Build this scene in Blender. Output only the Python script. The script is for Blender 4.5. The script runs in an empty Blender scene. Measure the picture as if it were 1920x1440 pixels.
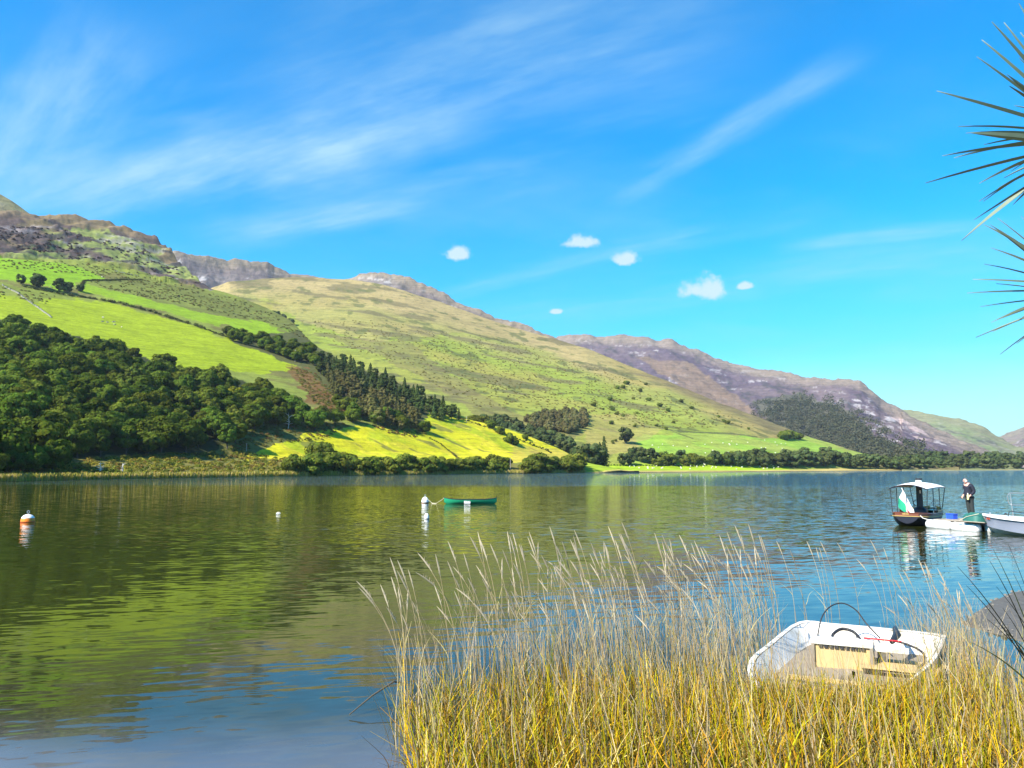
import bpy, math, random
import numpy as np
from mathutils import Vector, Matrix

# ------------------------------------------------------------------ camera, sky, sun, exposure
SC = bpy.context.scene
COL = SC.collection
FPX = 1478.0                      # focal length in photo pixels (1920 wide)
HC = 2.55                         # eye height above the water
PITCH = math.atan((877 - 720) / FPX)
cam_d = bpy.data.cameras.new('camera')
cam = bpy.data.objects.new('camera', cam_d)
COL.objects.link(cam)
cam.location = (0, 0, HC)
cam.rotation_euler = (math.pi / 2 + PITCH, 0, 0)
cam_d.sensor_width = 36.0
cam_d.lens = 36.0 * FPX / 1920.0
cam_d.clip_start = 0.1
cam_d.clip_end = 20000
SC.camera = cam

SUN_AZ = math.radians(-128)        # clockwise from the view direction
SUN_EL = math.radians(41)
SKY_STRENGTH = 0.074
EXPOSURE = 1.2
sun_d = bpy.data.lights.new('sun', 'SUN')
sun = bpy.data.objects.new('sun', sun_d)
COL.objects.link(sun)
sun_d.energy = 5.0
sun_d.angle = math.radians(0.5)
sun_d.color = (1.0, 0.93, 0.80)
_sd = Vector((math.sin(SUN_AZ) * math.cos(SUN_EL), math.cos(SUN_AZ) * math.cos(SUN_EL), math.sin(SUN_EL)))
sun.rotation_euler = (-_sd).to_track_quat('-Z', 'Y').to_euler()
sun.location = (-60, 0, 80)

vs = SC.view_settings
vs.view_transform = 'Standard'
vs.look = 'None'
vs.exposure = EXPOSURE
vs.gamma = 1.0
vs.use_curve_mapping = False
SC.render.engine = 'CYCLES'
cy = SC.cycles
cy.max_bounces = 6
cy.diffuse_bounces = 2
cy.glossy_bounces = 3
cy.transmission_bounces = 2
cy.volume_bounces = 0
cy.transparent_max_bounces = 4
cy.use_denoising = True
cy.caustics_reflective = False
cy.caustics_refractive = False

CP, SP = math.cos(PITCH), math.sin(PITCH)
def ray(x, y):
    """direction of a photo position, scaled to unit horizontal length"""
    u = (np.asarray(x, float) - 960) / FPX
    v = (720 - np.asarray(y, float)) / FPX
    dx, dy, dz = u, CP - v * SP, SP + v * CP
    h = np.sqrt(dx * dx + dy * dy)
    return dx / h, dy / h, dz / h
def at_d(x, y, D):
    a, b, c = ray(x, y)
    return a * D, b * D, HC + c * D
def at_z(x, y, z=0.0):
    a, b, c = ray(x, y)
    D = (z - HC) / c
    return Vector((float(a * D), float(b * D), float(z)))

# ------------------------------------------------------------------ node helpers
class NT:
    def __init__(s, tree):
        s.t = tree; s.n = tree.nodes; s.l = tree.links
    def node(s, typ, **kw):
        nd = s.n.new(typ)
        for k, v in kw.items(): setattr(nd, k, v)
        return nd
    def put(s, sock, v):
        if isinstance(v, bpy.types.NodeSocket): s.l.new(v, sock)
        elif v is not None:
            try: sock.default_value = v
            except Exception: sock.default_value = tuple(v) + (1.0,) if len(v) == 3 else v
    def m(s, op, a, b=None, c=None, clamp=False):
        nd = s.node('ShaderNodeMath', operation=op, use_clamp=clamp)
        s.put(nd.inputs[0], a); s.put(nd.inputs[1], b); s.put(nd.inputs[2], c)
        return nd.outputs[0]
    def vm(s, op, a, b=None, out=0):
        nd = s.node('ShaderNodeVectorMath', operation=op)
        s.put(nd.inputs[0], a); s.put(nd.inputs[1], b)
        return nd.outputs[out]
    def ss(s, v, lo, hi):
        nd = s.node('ShaderNodeMapRange', interpolation_type='SMOOTHSTEP')
        s.put(nd.inputs[0], v); nd.inputs[1].default_value = lo; nd.inputs[2].default_value = hi
        nd.inputs[3].default_value = 0; nd.inputs[4].default_value = 1
        return nd.outputs[0]
    def mix(s, f, a, b, blend='MIX'):
        nd = s.node('ShaderNodeMix', data_type='RGBA', blend_type=blend)
        s.put(nd.inputs[0], f); s.put(nd.inputs[6], a); s.put(nd.inputs[7], b)
        return nd.outputs[2]
    def noise(s, vec, scale, detail=3.0, rough=0.55, out=0, dist=0.0):
        nd = s.node('ShaderNodeTexNoise')
        s.put(nd.inputs['Vector'], vec)
        nd.inputs['Scale'].default_value = scale; nd.inputs['Detail'].default_value = detail
        nd.inputs['Roughness'].default_value = rough; nd.inputs['Distortion'].default_value = dist
        return nd.outputs[out]
    def mapv(s, vec, scale=(1, 1, 1), rot=(0, 0, 0), loc=(0, 0, 0)):
        nd = s.node('ShaderNodeMapping')
        s.put(nd.inputs[0], vec)
        nd.inputs['Scale'].default_value = scale; nd.inputs['Rotation'].default_value = rot; nd.inputs['Location'].default_value = loc
        return nd.outputs[0]
    def comb(s, a, b, c):
        nd = s.node('ShaderNodeCombineXYZ')
        s.put(nd.inputs[0], a); s.put(nd.inputs[1], b); s.put(nd.inputs[2], c)
        return nd.outputs[0]

# ------------------------------------------------------------------ world: sky with thin cirrus and small cumulus
W = bpy.data.worlds.new('World'); SC.world = W; W.use_nodes = True
nt = NT(W.node_tree); W.node_tree.nodes.clear()
sky = nt.node('ShaderNodeTexSky', sky_type='NISHITA')
sky.sun_disc = False
sky.sun_elevation = SUN_EL
sky.sun_rotation = SUN_AZ % (2 * math.pi)
sky.air_density = 1.0; sky.dust_density = 0.3; sky.ozone_density = 2.5
hs = nt.node('ShaderNodeHueSaturation')
hs.inputs['Hue'].default_value = 0.493; hs.inputs['Saturation'].default_value = 2.0; hs.inputs['Value'].default_value = 1.6
nt.l.new(sky.outputs[0], hs.inputs['Color'])
tc = nt.node('ShaderNodeTexCoord')
dirv = tc.outputs['Generated']
sep = nt.node('ShaderNodeSeparateXYZ'); nt.l.new(dirv, sep.inputs[0])
dx_, dy_, dz_ = sep.outputs
zc = nt.m('ADD', nt.m('MAXIMUM', dz_, 0.0), 0.12)
q = nt.comb(nt.m('DIVIDE', dx_, zc), nt.m('DIVIDE', dy_, zc), 0.0)     # on a flat cloud layer
def qpx(x, y):
    a, b, c = ray(x, y); L = math.sqrt(1 + c * c)
    a, b, c = a / L, b / L, c / L
    return np.array([a / (c + 0.12), b / (c + 0.12)])
WOBN = nt.m('SUBTRACT', nt.noise(q, 1.1, 3), 0.5)
def streak(p, r, w, seed):
    """soft band on the cloud layer between two sky directions"""
    A, B = qpx(*p), qpx(*r); d = B - A; L = float(np.hypot(*d)); d = d / L
    rel = nt.vm('SUBTRACT', q, (float(A[0]), float(A[1]), 0))
    wob = nt.m('MULTIPLY', WOBN, w * 2.2)
    al = nt.vm('DOT_PRODUCT', rel, (float(d[0]), float(d[1]), 0), 1)
    pe = nt.m('ADD', nt.vm('DOT_PRODUCT', rel, (float(-d[1]), float(d[0]), 0), 1), wob)
    e1 = nt.ss(al, -0.15 * L, 0.25 * L); e2 = nt.ss(nt.m('MULTIPLY', al, -1), -1.15 * L, -0.8 * L)
    band = nt.m('SUBTRACT', 1.0, nt.ss(nt.m('ABSOLUTE', pe), w * 0.1, w))
    rq = nt.mapv(q, (1, 1, 1), (0, 0, -math.atan2(d[1], d[0])))
    fine = nt.noise(nt.mapv(rq, (1.0, 2.6, 1), (0, 0, 0), (seed, 0, 0)), 1.4, 5, 0.6)
    fib = nt.noise(nt.mapv(rq, (1.3, 6.5, 1), (0, 0, 0.12), (seed, 3, 0)), 2.2, 6, 0.65)
    tex = nt.m('MULTIPLY', nt.ss(fine, 0.3, 0.72), nt.m('ADD', 0.5, nt.m('MULTIPLY', nt.ss(fib, 0.3, 0.7), 0.55)))
    return nt.m('MULTIPLY', nt.m('MULTIPLY', band, nt.m('MULTIPLY', e1, e2)), tex)
veil = nt.noise(nt.mapv(q, (0.8, 1.1, 1), (0, 0, math.radians(-40)), (3.7, 1.2, 0)), 0.9, 6, 0.58)
cl = nt.m('MULTIPLY', nt.ss(veil, 0.45, 0.8), 0.22)
for p, r, w, s, g in [((1150, 372), (1570, 120), 0.085, 1.0, 0.55), ((120, 420), (1230, 50), 0.26, 4.0, 0.58),
                      ((430, 450), (1010, 320), 0.16, 7.0, 0.55), ((-60, 380), (170, 30), 0.26, 11.0, 0.45), ((-80, 470), (1260, 30), 0.62, 14.0, 0.30), ((900, 600), (1900, 470), 0.3, 17.0, 0.3), ((560, 300), (900, 210), 0.10, 2.0, 0.5),
                      ((1480, 462), (1850, 425), 0.08, 5.0, 0.45), ((800, 560), (1500, 400), 0.12, 9.0, 0.35)]:
    cl = nt.m('ADD', cl, nt.m('MULTIPLY', streak(p, r, w, s), g))
cl = nt.m('MINIMUM', cl, 0.75)
blue = nt.mix(1.0, hs.outputs[0], (0.34, 1.0, 1.06, 1), 'MULTIPLY')
skyc = nt.mix(cl, blue, (3.4, 5.2, 6.0, 1))
# low pale band of moist air towards the horizon
hz = nt.m('SUBTRACT', 1.0, nt.ss(dz_, 0.0, 0.34))
hzn = nt.noise(nt.mapv(dirv, (2.0, 2.0, 13.0)), 1.6, 5, 0.6)
hzf = nt.m('MULTIPLY', nt.m('MULTIPLY', hz, nt.m('ADD', nt.m('MULTIPLY', hzn, 1.1), 0.25)), 0.62)
skyc = nt.mix(hzf, skyc, (2.5, 5.0, 5.3, 1))
low = nt.m('MULTIPLY', nt.m('SUBTRACT', 1.0, nt.ss(dz_, 0.0, 0.17)), 0.6)
skyc = nt.mix(low, skyc, (5.0, 6.2, 6.4, 1))
# small fair-weather clouds
PUFN = nt.m('SUBTRACT', nt.noise(dirv, 38.0, 7, 0.66), 0.5)
def puff(x, y, w, h, seed):
    a, b, c = ray(x, y); L = math.sqrt(1 + c * c)
    d = Vector((float(a / L), float(b / L), float(c / L)))
    R = d.cross(Vector((0, 0, 1))).normalized(); U = R.cross(d).normalized()
    n1 = PUFN
    ex = nt.m('DIVIDE', nt.vm('DOT_PRODUCT', dirv, tuple(R), 1), w / FPX * 0.5)
    up = nt.m('SUBTRACT', nt.vm('DOT_PRODUCT', dirv, tuple(U), 1), 0.0)
    ey = nt.m('DIVIDE', up, h / FPX * 0.5)
    base = nt.m('MULTIPLY', nt.m('LESS_THAN', ey, 0.0), 0.7)
    ey = nt.m('MULTIPLY', ey, nt.m('ADD', 1.0, base))
    r = nt.m('SQRT', nt.m('ADD', nt.m('POWER', ex, 2.0), nt.m('POWER', ey, 2.0)))
    r = nt.m('ADD', r, nt.m('MULTIPLY', n1, 2.6))
    f = nt.m('SUBTRACT', 1.0, nt.ss(r, 0.35, 1.05))
    return nt.m('MULTIPLY', f, nt.m('GREATER_THAN', nt.vm('DOT_PRODUCT', dirv, tuple(d), 1), 0.5))
pf = None
for p in [(1086, 455, 74, 36, 1.3), (1176, 488, 66, 36, 5.1), (1322, 545, 96, 56, 8.6), (862, 476, 62, 40, 2.2), (1396, 537, 34, 18, 3.3), (1043, 585, 28, 14, 6.1)]:
    k = puff(*p); pf = k if pf is None else nt.m('MAXIMUM', pf, k)
skyc = nt.mix(nt.m('MULTIPLY', pf, 0.85), skyc, (4.6, 5.6, 5.5, 1))
W.cycles.sampling_method = 'MANUAL'; W.cycles.sample_map_resolution = 256
bg = nt.node('ShaderNodeBackground'); bg.inputs['Strength'].default_value = SKY_STRENGTH
nt.l.new(skyc, bg.inputs['Color'])
wo = nt.node('ShaderNodeOutputWorld'); nt.l.new(bg.outputs[0], wo.inputs['Surface'])

# ------------------------------------------------------------------ mesh helpers
def vnoise(x, y, seed=0):
    x = np.asarray(x, float); y = np.asarray(y, float)
    xi = np.floor(x).astype(np.int64); yi = np.floor(y).astype(np.int64)
    fx = x - xi; fy = y - yi
    fx = fx * fx * (3 - 2 * fx); fy = fy * fy * (3 - 2 * fy)
    def h(a, b):
        n = (a * 374761393 + b * 668265263 + seed * 1442695041) & 0xffffffff
        n = ((n ^ (n >> 13)) * 1274126177) & 0xffffffff
        n = n ^ (n >> 16)
        return (n & 0xffff) / 65535.0
    return (h(xi, yi) * (1 - fx) + h(xi + 1, yi) * fx) * (1 - fy) + (h(xi, yi + 1) * (1 - fx) + h(xi + 1, yi + 1) * fx) * fy
def fbm(x, y, octv=4, seed=0, gain=0.5):
    s = 0; a = 1; t = 0
    for k in range(octv):
        s = s + a * vnoise(np.asarray(x) * 2 ** k, np.asarray(y) * 2 ** k, seed + k * 17); t += a; a *= gain
    return s / t
def sstep(v, lo, hi):
    t = np.clip((v - lo) / (hi - lo), 0, 1); return t * t * (3 - 2 * t)
def inpoly(x, y, poly):
    r = np.zeros(np.shape(x), bool); n = len(poly)
    for i in range(n):
        x1, y1 = poly[i]; x2, y2 = poly[(i + 1) % n]
        if y1 == y2: continue
        c = (y1 > y) != (y2 > y)
        r ^= c & (x < (x2 - x1) * (y - y1) / (y2 - y1) + x1)
    return r

def raw_mesh(name, V, quads=None, tris=None, cols=None, smooth=False):
    me = bpy.data.meshes.new(name)
    V = np.asarray(V, np.float32).reshape(-1, 3)
    q_ = np.zeros((0, 4), np.int32) if quads is None else np.asarray(quads, np.int32).reshape(-1, 4)
    t_ = np.zeros((0, 3), np.int32) if tris is None else np.asarray(tris, np.int32).reshape(-1, 3)
    me.vertices.add(len(V)); me.vertices.foreach_set('co', V.ravel())
    nl = q_.size + t_.size
    me.loops.add(nl); me.loops.foreach_set('vertex_index', np.concatenate([q_.ravel(), t_.ravel()]))
    npol = len(q_) + len(t_)
    me.polygons.add(npol)
    ls = np.concatenate([np.arange(len(q_)) * 4, q_.size + np.arange(len(t_)) * 3]).astype(np.int32)
    me.polygons.foreach_set('loop_start', ls)
    if smooth: me.polygons.foreach_set('use_smooth', np.ones(npol, bool))
    if cols is not None:
        ca = me.color_attributes.new('Col', 'FLOAT_COLOR', 'POINT')
        c4 = np.ones((len(V), 4), np.float32); c4[:, :3] = np.asarray(cols, np.float32).reshape(-1, 3)
        ca.data.foreach_set('color', c4.ravel())
    me.update(calc_edges=True); me.validate()
    return me
def mobj(name, me, mat=None, parent=None, loc=None):
    if mat is not None and not me.materials: me.materials.append(mat)
    o = bpy.data.objects.new(name, me); COL.objects.link(o)
    if parent is not None: o.parent = parent
    if loc is not None: o.location = loc
    return o
def empty(name, loc=(0, 0, 0), rz=0.0):
    o = bpy.data.objects.new(name, None); COL.objects.link(o)
    o.location = loc; o.rotation_euler = (0, 0, rz); o.empty_display_size = 0.2
    return o
def tag(o, label=None, cat=None, group=None, kind=None):
    if label: o['label'] = label
    if cat: o['category'] = cat
    if group: o['group'] = group
    if kind: o['kind'] = kind
    return o
def copy_tree(o, parent=None):
    c = o.copy(); COL.objects.link(c); c.parent = parent
    for ch in o.children: copy_tree(ch, c)
    return c

class MB:
    def __init__(s): s.v = []; s.f = []
    def add(s, vs_, fs_):
        b = len(s.v); s.v += [tuple(p) for p in vs_]; s.f += [tuple(i + b for i in f) for f in fs_]; return s
    def box(s, c, size, rot=None, taper=1.0):
        sx, sy, sz = size[0] / 2, size[1] / 2, size[2] / 2
        P = [Vector((x * sx * (taper if z > 0 else 1), y * sy * (taper if z > 0 else 1), z * sz)) for z in (-1, 1) for y in (-1, 1) for x in (-1, 1)]
        if rot is not None: P = [rot @ p for p in P]
        c = Vector(c)
        return s.add([p + c for p in P], [(0, 2, 3, 1), (4, 5, 7, 6), (0, 1, 5, 4), (2, 6, 7, 3), (0, 4, 6, 2), (1, 3, 7, 5)])
    def tube(s, path, r, n=8, caps=True):
        path = [Vector(p) for p in path]; N = len(path)
        rr = list(r) if hasattr(r, '__len__') else [r] * N
        vs_ = []; up = Vector((0.12, 0.31, 0.94))
        for i, p in enumerate(path):
            t = (path[min(i + 1, N - 1)] - path[max(i - 1, 0)])
            t = t.normalized() if t.length > 1e-9 else Vector((0, 0, 1))
            a = t.cross(up)
            if a.length < 1e-3: a = t.cross(Vector((1, 0, 0)))
            a.normalize(); b = t.cross(a)
            for k in range(n):
                th = 2 * math.pi * k / n
                vs_.append(p + (a * math.cos(th) + b * math.sin(th)) * rr[i])
        fs_ = [(i * n + k, i * n + (k + 1) % n, (i + 1) * n + (k + 1) % n, (i + 1) * n + k) for i in range(N - 1) for k in range(n)]
        if caps: fs_ += [tuple(range(n - 1, -1, -1)), tuple((N - 1) * n + k for k in range(n))]
        return s.add(vs_, fs_)
    def lathe(s, prof, n=20, c=(0, 0, 0)):
        vs_ = [(c[0] + r * math.cos(2 * math.pi * k / n), c[1] + r * math.sin(2 * math.pi * k / n), c[2] + z) for r, z in prof for k in range(n)]
        fs_ = [(i * n + k, i * n + (k + 1) % n, (i + 1) * n + (k + 1) % n, (i + 1) * n + k) for i in range(len(prof) - 1) for k in range(n)]
        return s.add(vs_, fs_)
    def loft(s, rows, closed=False):
        n = len(rows[0]); vs_ = [p for r in rows for p in r]
        m = n if closed else n - 1
        fs_ = [(i * n + k, i * n + (k + 1) % n, (i + 1) * n + (k + 1) % n, (i + 1) * n + k) for i in range(len(rows) - 1) for k in range(m)]
        return s.add(vs_, fs_)
    def poly(s, pts): return s.add(pts, [tuple(range(len(pts)))])
    def slab(s, pts, h):
        n = len(pts); b = [Vector(p) - Vector((0, 0, h)) for p in pts]
        return s.add([*pts, *b], [tuple(range(n)), tuple(range(2 * n - 1, n - 1, -1))] + [(i, n + i, n + (i + 1) % n, (i + 1) % n) for i in range(n)])
    def build(s, name, mat, parent=None, smooth=False, loc=None):
        me = bpy.data.meshes.new(name); me.from_pydata([tuple(p) for p in s.v], [], s.f)
        if smooth:
            me.polygons.foreach_set('use_smooth', np.ones(len(me.polygons), bool))
        me.update()
        import bmesh
        bm = bmesh.new(); bm.from_mesh(me); bmesh.ops.recalc_face_normals(bm, faces=bm.faces); bm.to_mesh(me); bm.free()
        if smooth:
            try: me.set_sharp_from_angle(angle=math.radians(45))
            except Exception: pass
        return mobj(name, me, mat, parent, loc)

# ------------------------------------------------------------------ materials
def new_mat(name):
    m = bpy.data.materials.new(name); m.use_nodes = True
    t = NT(m.node_tree); bs = m.node_tree.nodes['Principled BSDF']
    return m, t, bs
def paint(name, col, rough=0.5, metal=0.0, var=0.12, scale=6.0, bump=0.0, dirt=None, spec=0.4):
    m, t, bs = new_mat(name)
    co = t.node('ShaderNodeTexCoord').outputs['Object']
    n = t.noise(co, scale, 5, 0.6)
    f = t.m('ADD', 1 - var, t.m('MULTIPLY', n, 2 * var))
    c = t.mix(1.0, tuple(col) + (1,), t.comb(f, f, f), 'MULTIPLY')
    if dirt:
        dn = t.ss(t.noise(co, scale * 0.6, 6, 0.65), 0.48, 0.7)
        c = t.mix(t.m('MULTIPLY', dn, dirt[1]), c, tuple(dirt[0]) + (1,))
    t.l.new(c, bs.inputs['Base Color'])
    bs.inputs['Roughness'].default_value = rough; bs.inputs['Metallic'].default_value = metal
    bs.inputs['Specular IOR Level'].default_value = spec
    if bump:
        b = t.node('ShaderNodeBump'); b.inputs['Strength'].default_value = bump; b.inputs['Distance'].default_value = 0.02
        t.l.new(n, b.inputs['Height']); t.l.new(b.outputs[0], bs.inputs['Normal'])
    return m
def leafmat(name, base, trans=0.3, rnd=0.25, hue=0.02):
    m, t, bs = new_mat(name)
    at = t.node('ShaderNodeAttribute', attribute_name='Col').outputs['Color']
    c = t.mix(1.0, tuple(base) + (1,), at, 'MULTIPLY')
    oi = t.node('ShaderNodeObjectInfo').outputs['Random']
    h = t.node('ShaderNodeHueSaturation')
    t.put(h.inputs['Hue'], t.m('ADD', 0.5 - hue, t.m('MULTIPLY', oi, 2 * hue)))
    r2 = t.m('FRACT', t.m('MULTIPLY', oi, 7.31))
    t.put(h.inputs['Value'], t.m('ADD', 1 - rnd, t.m('MULTIPLY', r2, 2 * rnd)))
    t.put(h.inputs['Color'], c)
    df = t.node('ShaderNodeBsdfDiffuse'); tr = t.node('ShaderNodeBsdfTranslucent'); mx = t.node('ShaderNodeMixShader')
    t.l.new(h.outputs[0], df.inputs[0]); t.l.new(h.outputs[0], tr.inputs[0])
    mx.inputs[0].default_value = trans
    t.l.new(df.outputs[0], mx.inputs[1]); t.l.new(tr.outputs[0], mx.inputs[2])
    t.l.new(mx.outputs[0], t.n['Material Output'].inputs['Surface'])
    t.n.remove(bs)
    return m
def terrain_mat(name, sc=1.0, rocky=0.0, tuft=0.4):
    m, t, bs = new_mat(name)
    at = t.node('ShaderNodeAttribute', attribute_name='Col').outputs['Color']
    p = t.node('ShaderNodeNewGeometry').outputs['Position']
    n1 = t.noise(p, 0.35 / sc, 5, 0.65); n2 = t.noise(p, 0.05 / sc, 4, 0.6); n3 = t.noise(t.mapv(p, (1, 1, 2.5)), 1.3 / sc, 3, 0.6)
    f = t.m('ADD', 0.32, t.m('ADD', t.m('MULTIPLY', n1, 0.75), t.m('ADD', t.m('MULTIPLY', n2, 0.45), t.m('MULTIPLY', n3, 0.3))))
    c = t.mix(1.0, at, t.comb(f, f, f), 'MULTIPLY')
    tuf = t.ss(t.noise(t.mapv(p, (1, 1, 0.6)), 0.30 / sc, 7, 0.75), 0.53, 0.66)
    c = t.mix(t.m('MULTIPLY', tuf, tuft), c, (0.07, 0.075, 0.025, 1))
    lt = t.ss(t.noise(t.mapv(p, (1, 1, 0.6), (0, 0, 0), (31, 7, 0)), 0.22 / sc, 7, 0.75), 0.55, 0.7)
    c = t.mix(t.m('MULTIPLY', lt, 0.30), c, t.mix(1.0, c, (1.5, 1.42, 1.3, 1), 'MULTIPLY'))
    trk = t.noise(t.mapv(p, (0.05 / sc, 0.05 / sc, 1.1 / sc)), 1.0, 5, 0.7); fine = t.noise(p, 2.2 / sc, 4, 0.7)
    g2 = t.m('ADD', 0.62, t.m('ADD', t.m('MULTIPLY', t.ss(trk, 0.32, 0.62), 0.32), t.m('MULTIPLY', fine, 0.3)))
    c = t.mix(1.0, c, t.comb(g2, g2, g2), 'MULTIPLY')
    t.l.new(c, bs.inputs['Base Color']); bs.inputs['Roughness'].default_value = 0.95
    bs.inputs['Specular IOR Level'].default_value = 0.1
    b = t.node('ShaderNodeBump'); b.inputs['Strength'].default_value = 0.6; b.inputs['Distance'].default_value = 0.8 * sc + rocky
    t.l.new(t.m('ADD', n1, t.m('MULTIPLY', n3, 0.5)), b.inputs['Height']); t.l.new(b.outputs[0], bs.inputs['Normal'])
    return m

M = {}
M['hill'] = terrain_mat('hill_grass', 1.0)
M['hill_mid'] = terrain_mat('hill_grass_mid', 2.2, 0.5, 0.55)
M['hill_far'] = terrain_mat('hill_grass_far', 3.0, 1.5)
M['bark'] = paint('bark', (0.09, 0.075, 0.06), 0.9, var=0.3, scale=2)
M['deadwood'] = paint('bleached_wood', (0.55, 0.52, 0.48), 0.9, var=0.2, scale=2)
M['oak'] = leafmat('oak_leaf', (0.078, 0.112, 0.014), 0.22, 0.32, 0.025)
M['oak_y'] = leafmat('yellowing_leaf', (0.17, 0.19, 0.015), 0.25, 0.15)
M['bush'] = leafmat('bush_leaf', (0.105, 0.135, 0.020), 0.25, 0.25)
M['far_leaf'] = leafmat('valley_leaf', (0.078, 0.105, 0.036), 0.2, 0.25)
M['conifer'] = leafmat('conifer_needle', (0.068, 0.096, 0.026), 0.15, 0.25)
M['copse'] = leafmat('copse_leaf', (0.125, 0.12, 0.045), 0.2, 0.2)
M['larch'] = leafmat('brown_needle', (0.125, 0.12, 0.04), 0.2, 0.2)
M['scrub'] = leafmat('bracken_scrub', (1, 1, 1), 0.25, 0.0)
M['straw'] = leafmat('reed_straw', (1, 1, 1), 0.25, 0.0, 0.0)
M['reedleaf'] = leafmat('reed_leaf', (1, 1, 1), 0.12, 0.0, 0.0)
M['head'] = leafmat('seed_head', (1, 1, 1), 0.3, 0.12, 0.0)

# ------------------------------------------------------------------ water
me = raw_mesh('water', [(-3500, -40, 0), (4500, -40, 0), (4500, 6500, 0), (-3500, 6500, 0)], [(0, 1, 2, 3)])
m, t, bs = new_mat('lake_water')
p = t.node('ShaderNodeNewGeometry').outputs['Position']
sp = t.node('ShaderNodeSeparateXYZ'); t.l.new(p, sp.inputs[0])
px_, py_ = sp.outputs[0], sp.outputs[1]
wob = t.noise(p, 0.035, 3)
yy = t.m('ADD', py_, t.m('MULTIPLY', t.m('SUBTRACT', wob, 0.5), 30))
ruf = t.ss(yy, 100, 132)
right = t.m('MULTIPLY', t.ss(t.m('SUBTRACT', px_, t.m('MULTIPLY', py_, 0.22)), -2.0, 12.0), t.ss(py_, 26, 42))
lane = t.ss(t.noise(t.mapv(p, (0.012, 0.05, 1)), 1.0, 4), 0.35, 0.7)
mid = t.ss(py_, 14, 34)
amp = t.m('ADD', 0.105, t.m('MULTIPLY', mid, 0.12))
amp = t.m('ADD', amp, t.m('MULTIPLY', lane, t.m('MULTIPLY', mid, 0.14)))
amp = t.m('ADD', amp, t.m('MULTIPLY', right, 0.30))
amp = t.m('ADD', amp, t.m('MULTIPLY', ruf, 1.5))
rp = t.mapv(p, (1, 1, 1), (0, 0, math.radians(-14)))
nA = t.node('ShaderNodeSeparateXYZ'); t.l.new(t.vm('SUBTRACT', t.noise(t.mapv(rp, (1.7, 7.5, 1)), 1.0, 2.5, 0.55, 1), (0.5, 0.5, 0.5)), nA.inputs[0])
nB = t.node('ShaderNodeSeparateXYZ'); t.l.new(t.vm('SUBTRACT', t.noise(t.mapv(p, (0.7, 2.6, 1)), 1.0, 2, 0.5, 1), (0.5, 0.5, 0.5)), nB.inputs[0])
sx = t.m('ADD', t.m('MULTIPLY', nA.outputs[0], 0.35), t.m('MULTIPLY', nB.outputs[0], 0.12))
sy = t.m('ADD', t.m('MULTIPLY', nA.outputs[1], 1.0), t.m('MULTIPLY', nB.outputs[1], 0.3))
nrm = t.vm('NORMALIZE', t.comb(t.m('MULTIPLY', sx, amp), t.m('MULTIPLY', sy, amp), 1.0))
shal_sky = t.m('SUBTRACT', 1.0, t.ss(t.m('ADD', py_, t.m('MULTIPLY', t.noise(p, 0.4, 3), 2.0)), 6.5, 10.0))
wc = t.mix(shal_sky, (0.020, 0.024, 0.003, 1), (0.125, 0.14, 0.185, 1))  # near shallows: pale lakebed plus lavender sky reflection painted into the colour
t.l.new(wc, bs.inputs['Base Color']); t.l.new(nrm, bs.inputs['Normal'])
bs.inputs['Roughness'].default_value = 0.03; bs.inputs['IOR'].default_value = 1.34
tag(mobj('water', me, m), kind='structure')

# ------------------------------------------------------------------ hills
def interp(pts):
    xs = [p[0] for p in pts]; ys = [p[1] for p in pts]
    return lambda x: np.interp(x, xs, ys)
shore_y = interp([(-1600, 933), (-1470, 931), (-500, 912.5), (0, 903), (200, 899), (480, 894), (700, 891), (960, 888), (1100, 886.6), (1300, 885), (1500, 883.6), (1700, 882.4), (1920, 881.4), (2500, 880.8)])
def smooth(pts, w=60.0):
    xs = np.arange(-1700, 2900, 5.0); f = interp(pts)(xs)
    k = np.exp(-0.5 * (np.arange(-40, 41) * 5.0 / w) ** 2); k /= k.sum()
    g = np.convolve(np.pad(f, 40, mode='edge'), k, mode='valid')
    return lambda x: np.interp(x, xs, g)
_sy = smooth([(p, float(shore_y(p))) for p in range(-1600, 2600, 20)], 60)
shore_y = _sy
def shore_d(x):
    a, b, c = ray(x, shore_y(x)); return -HC / c
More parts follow.
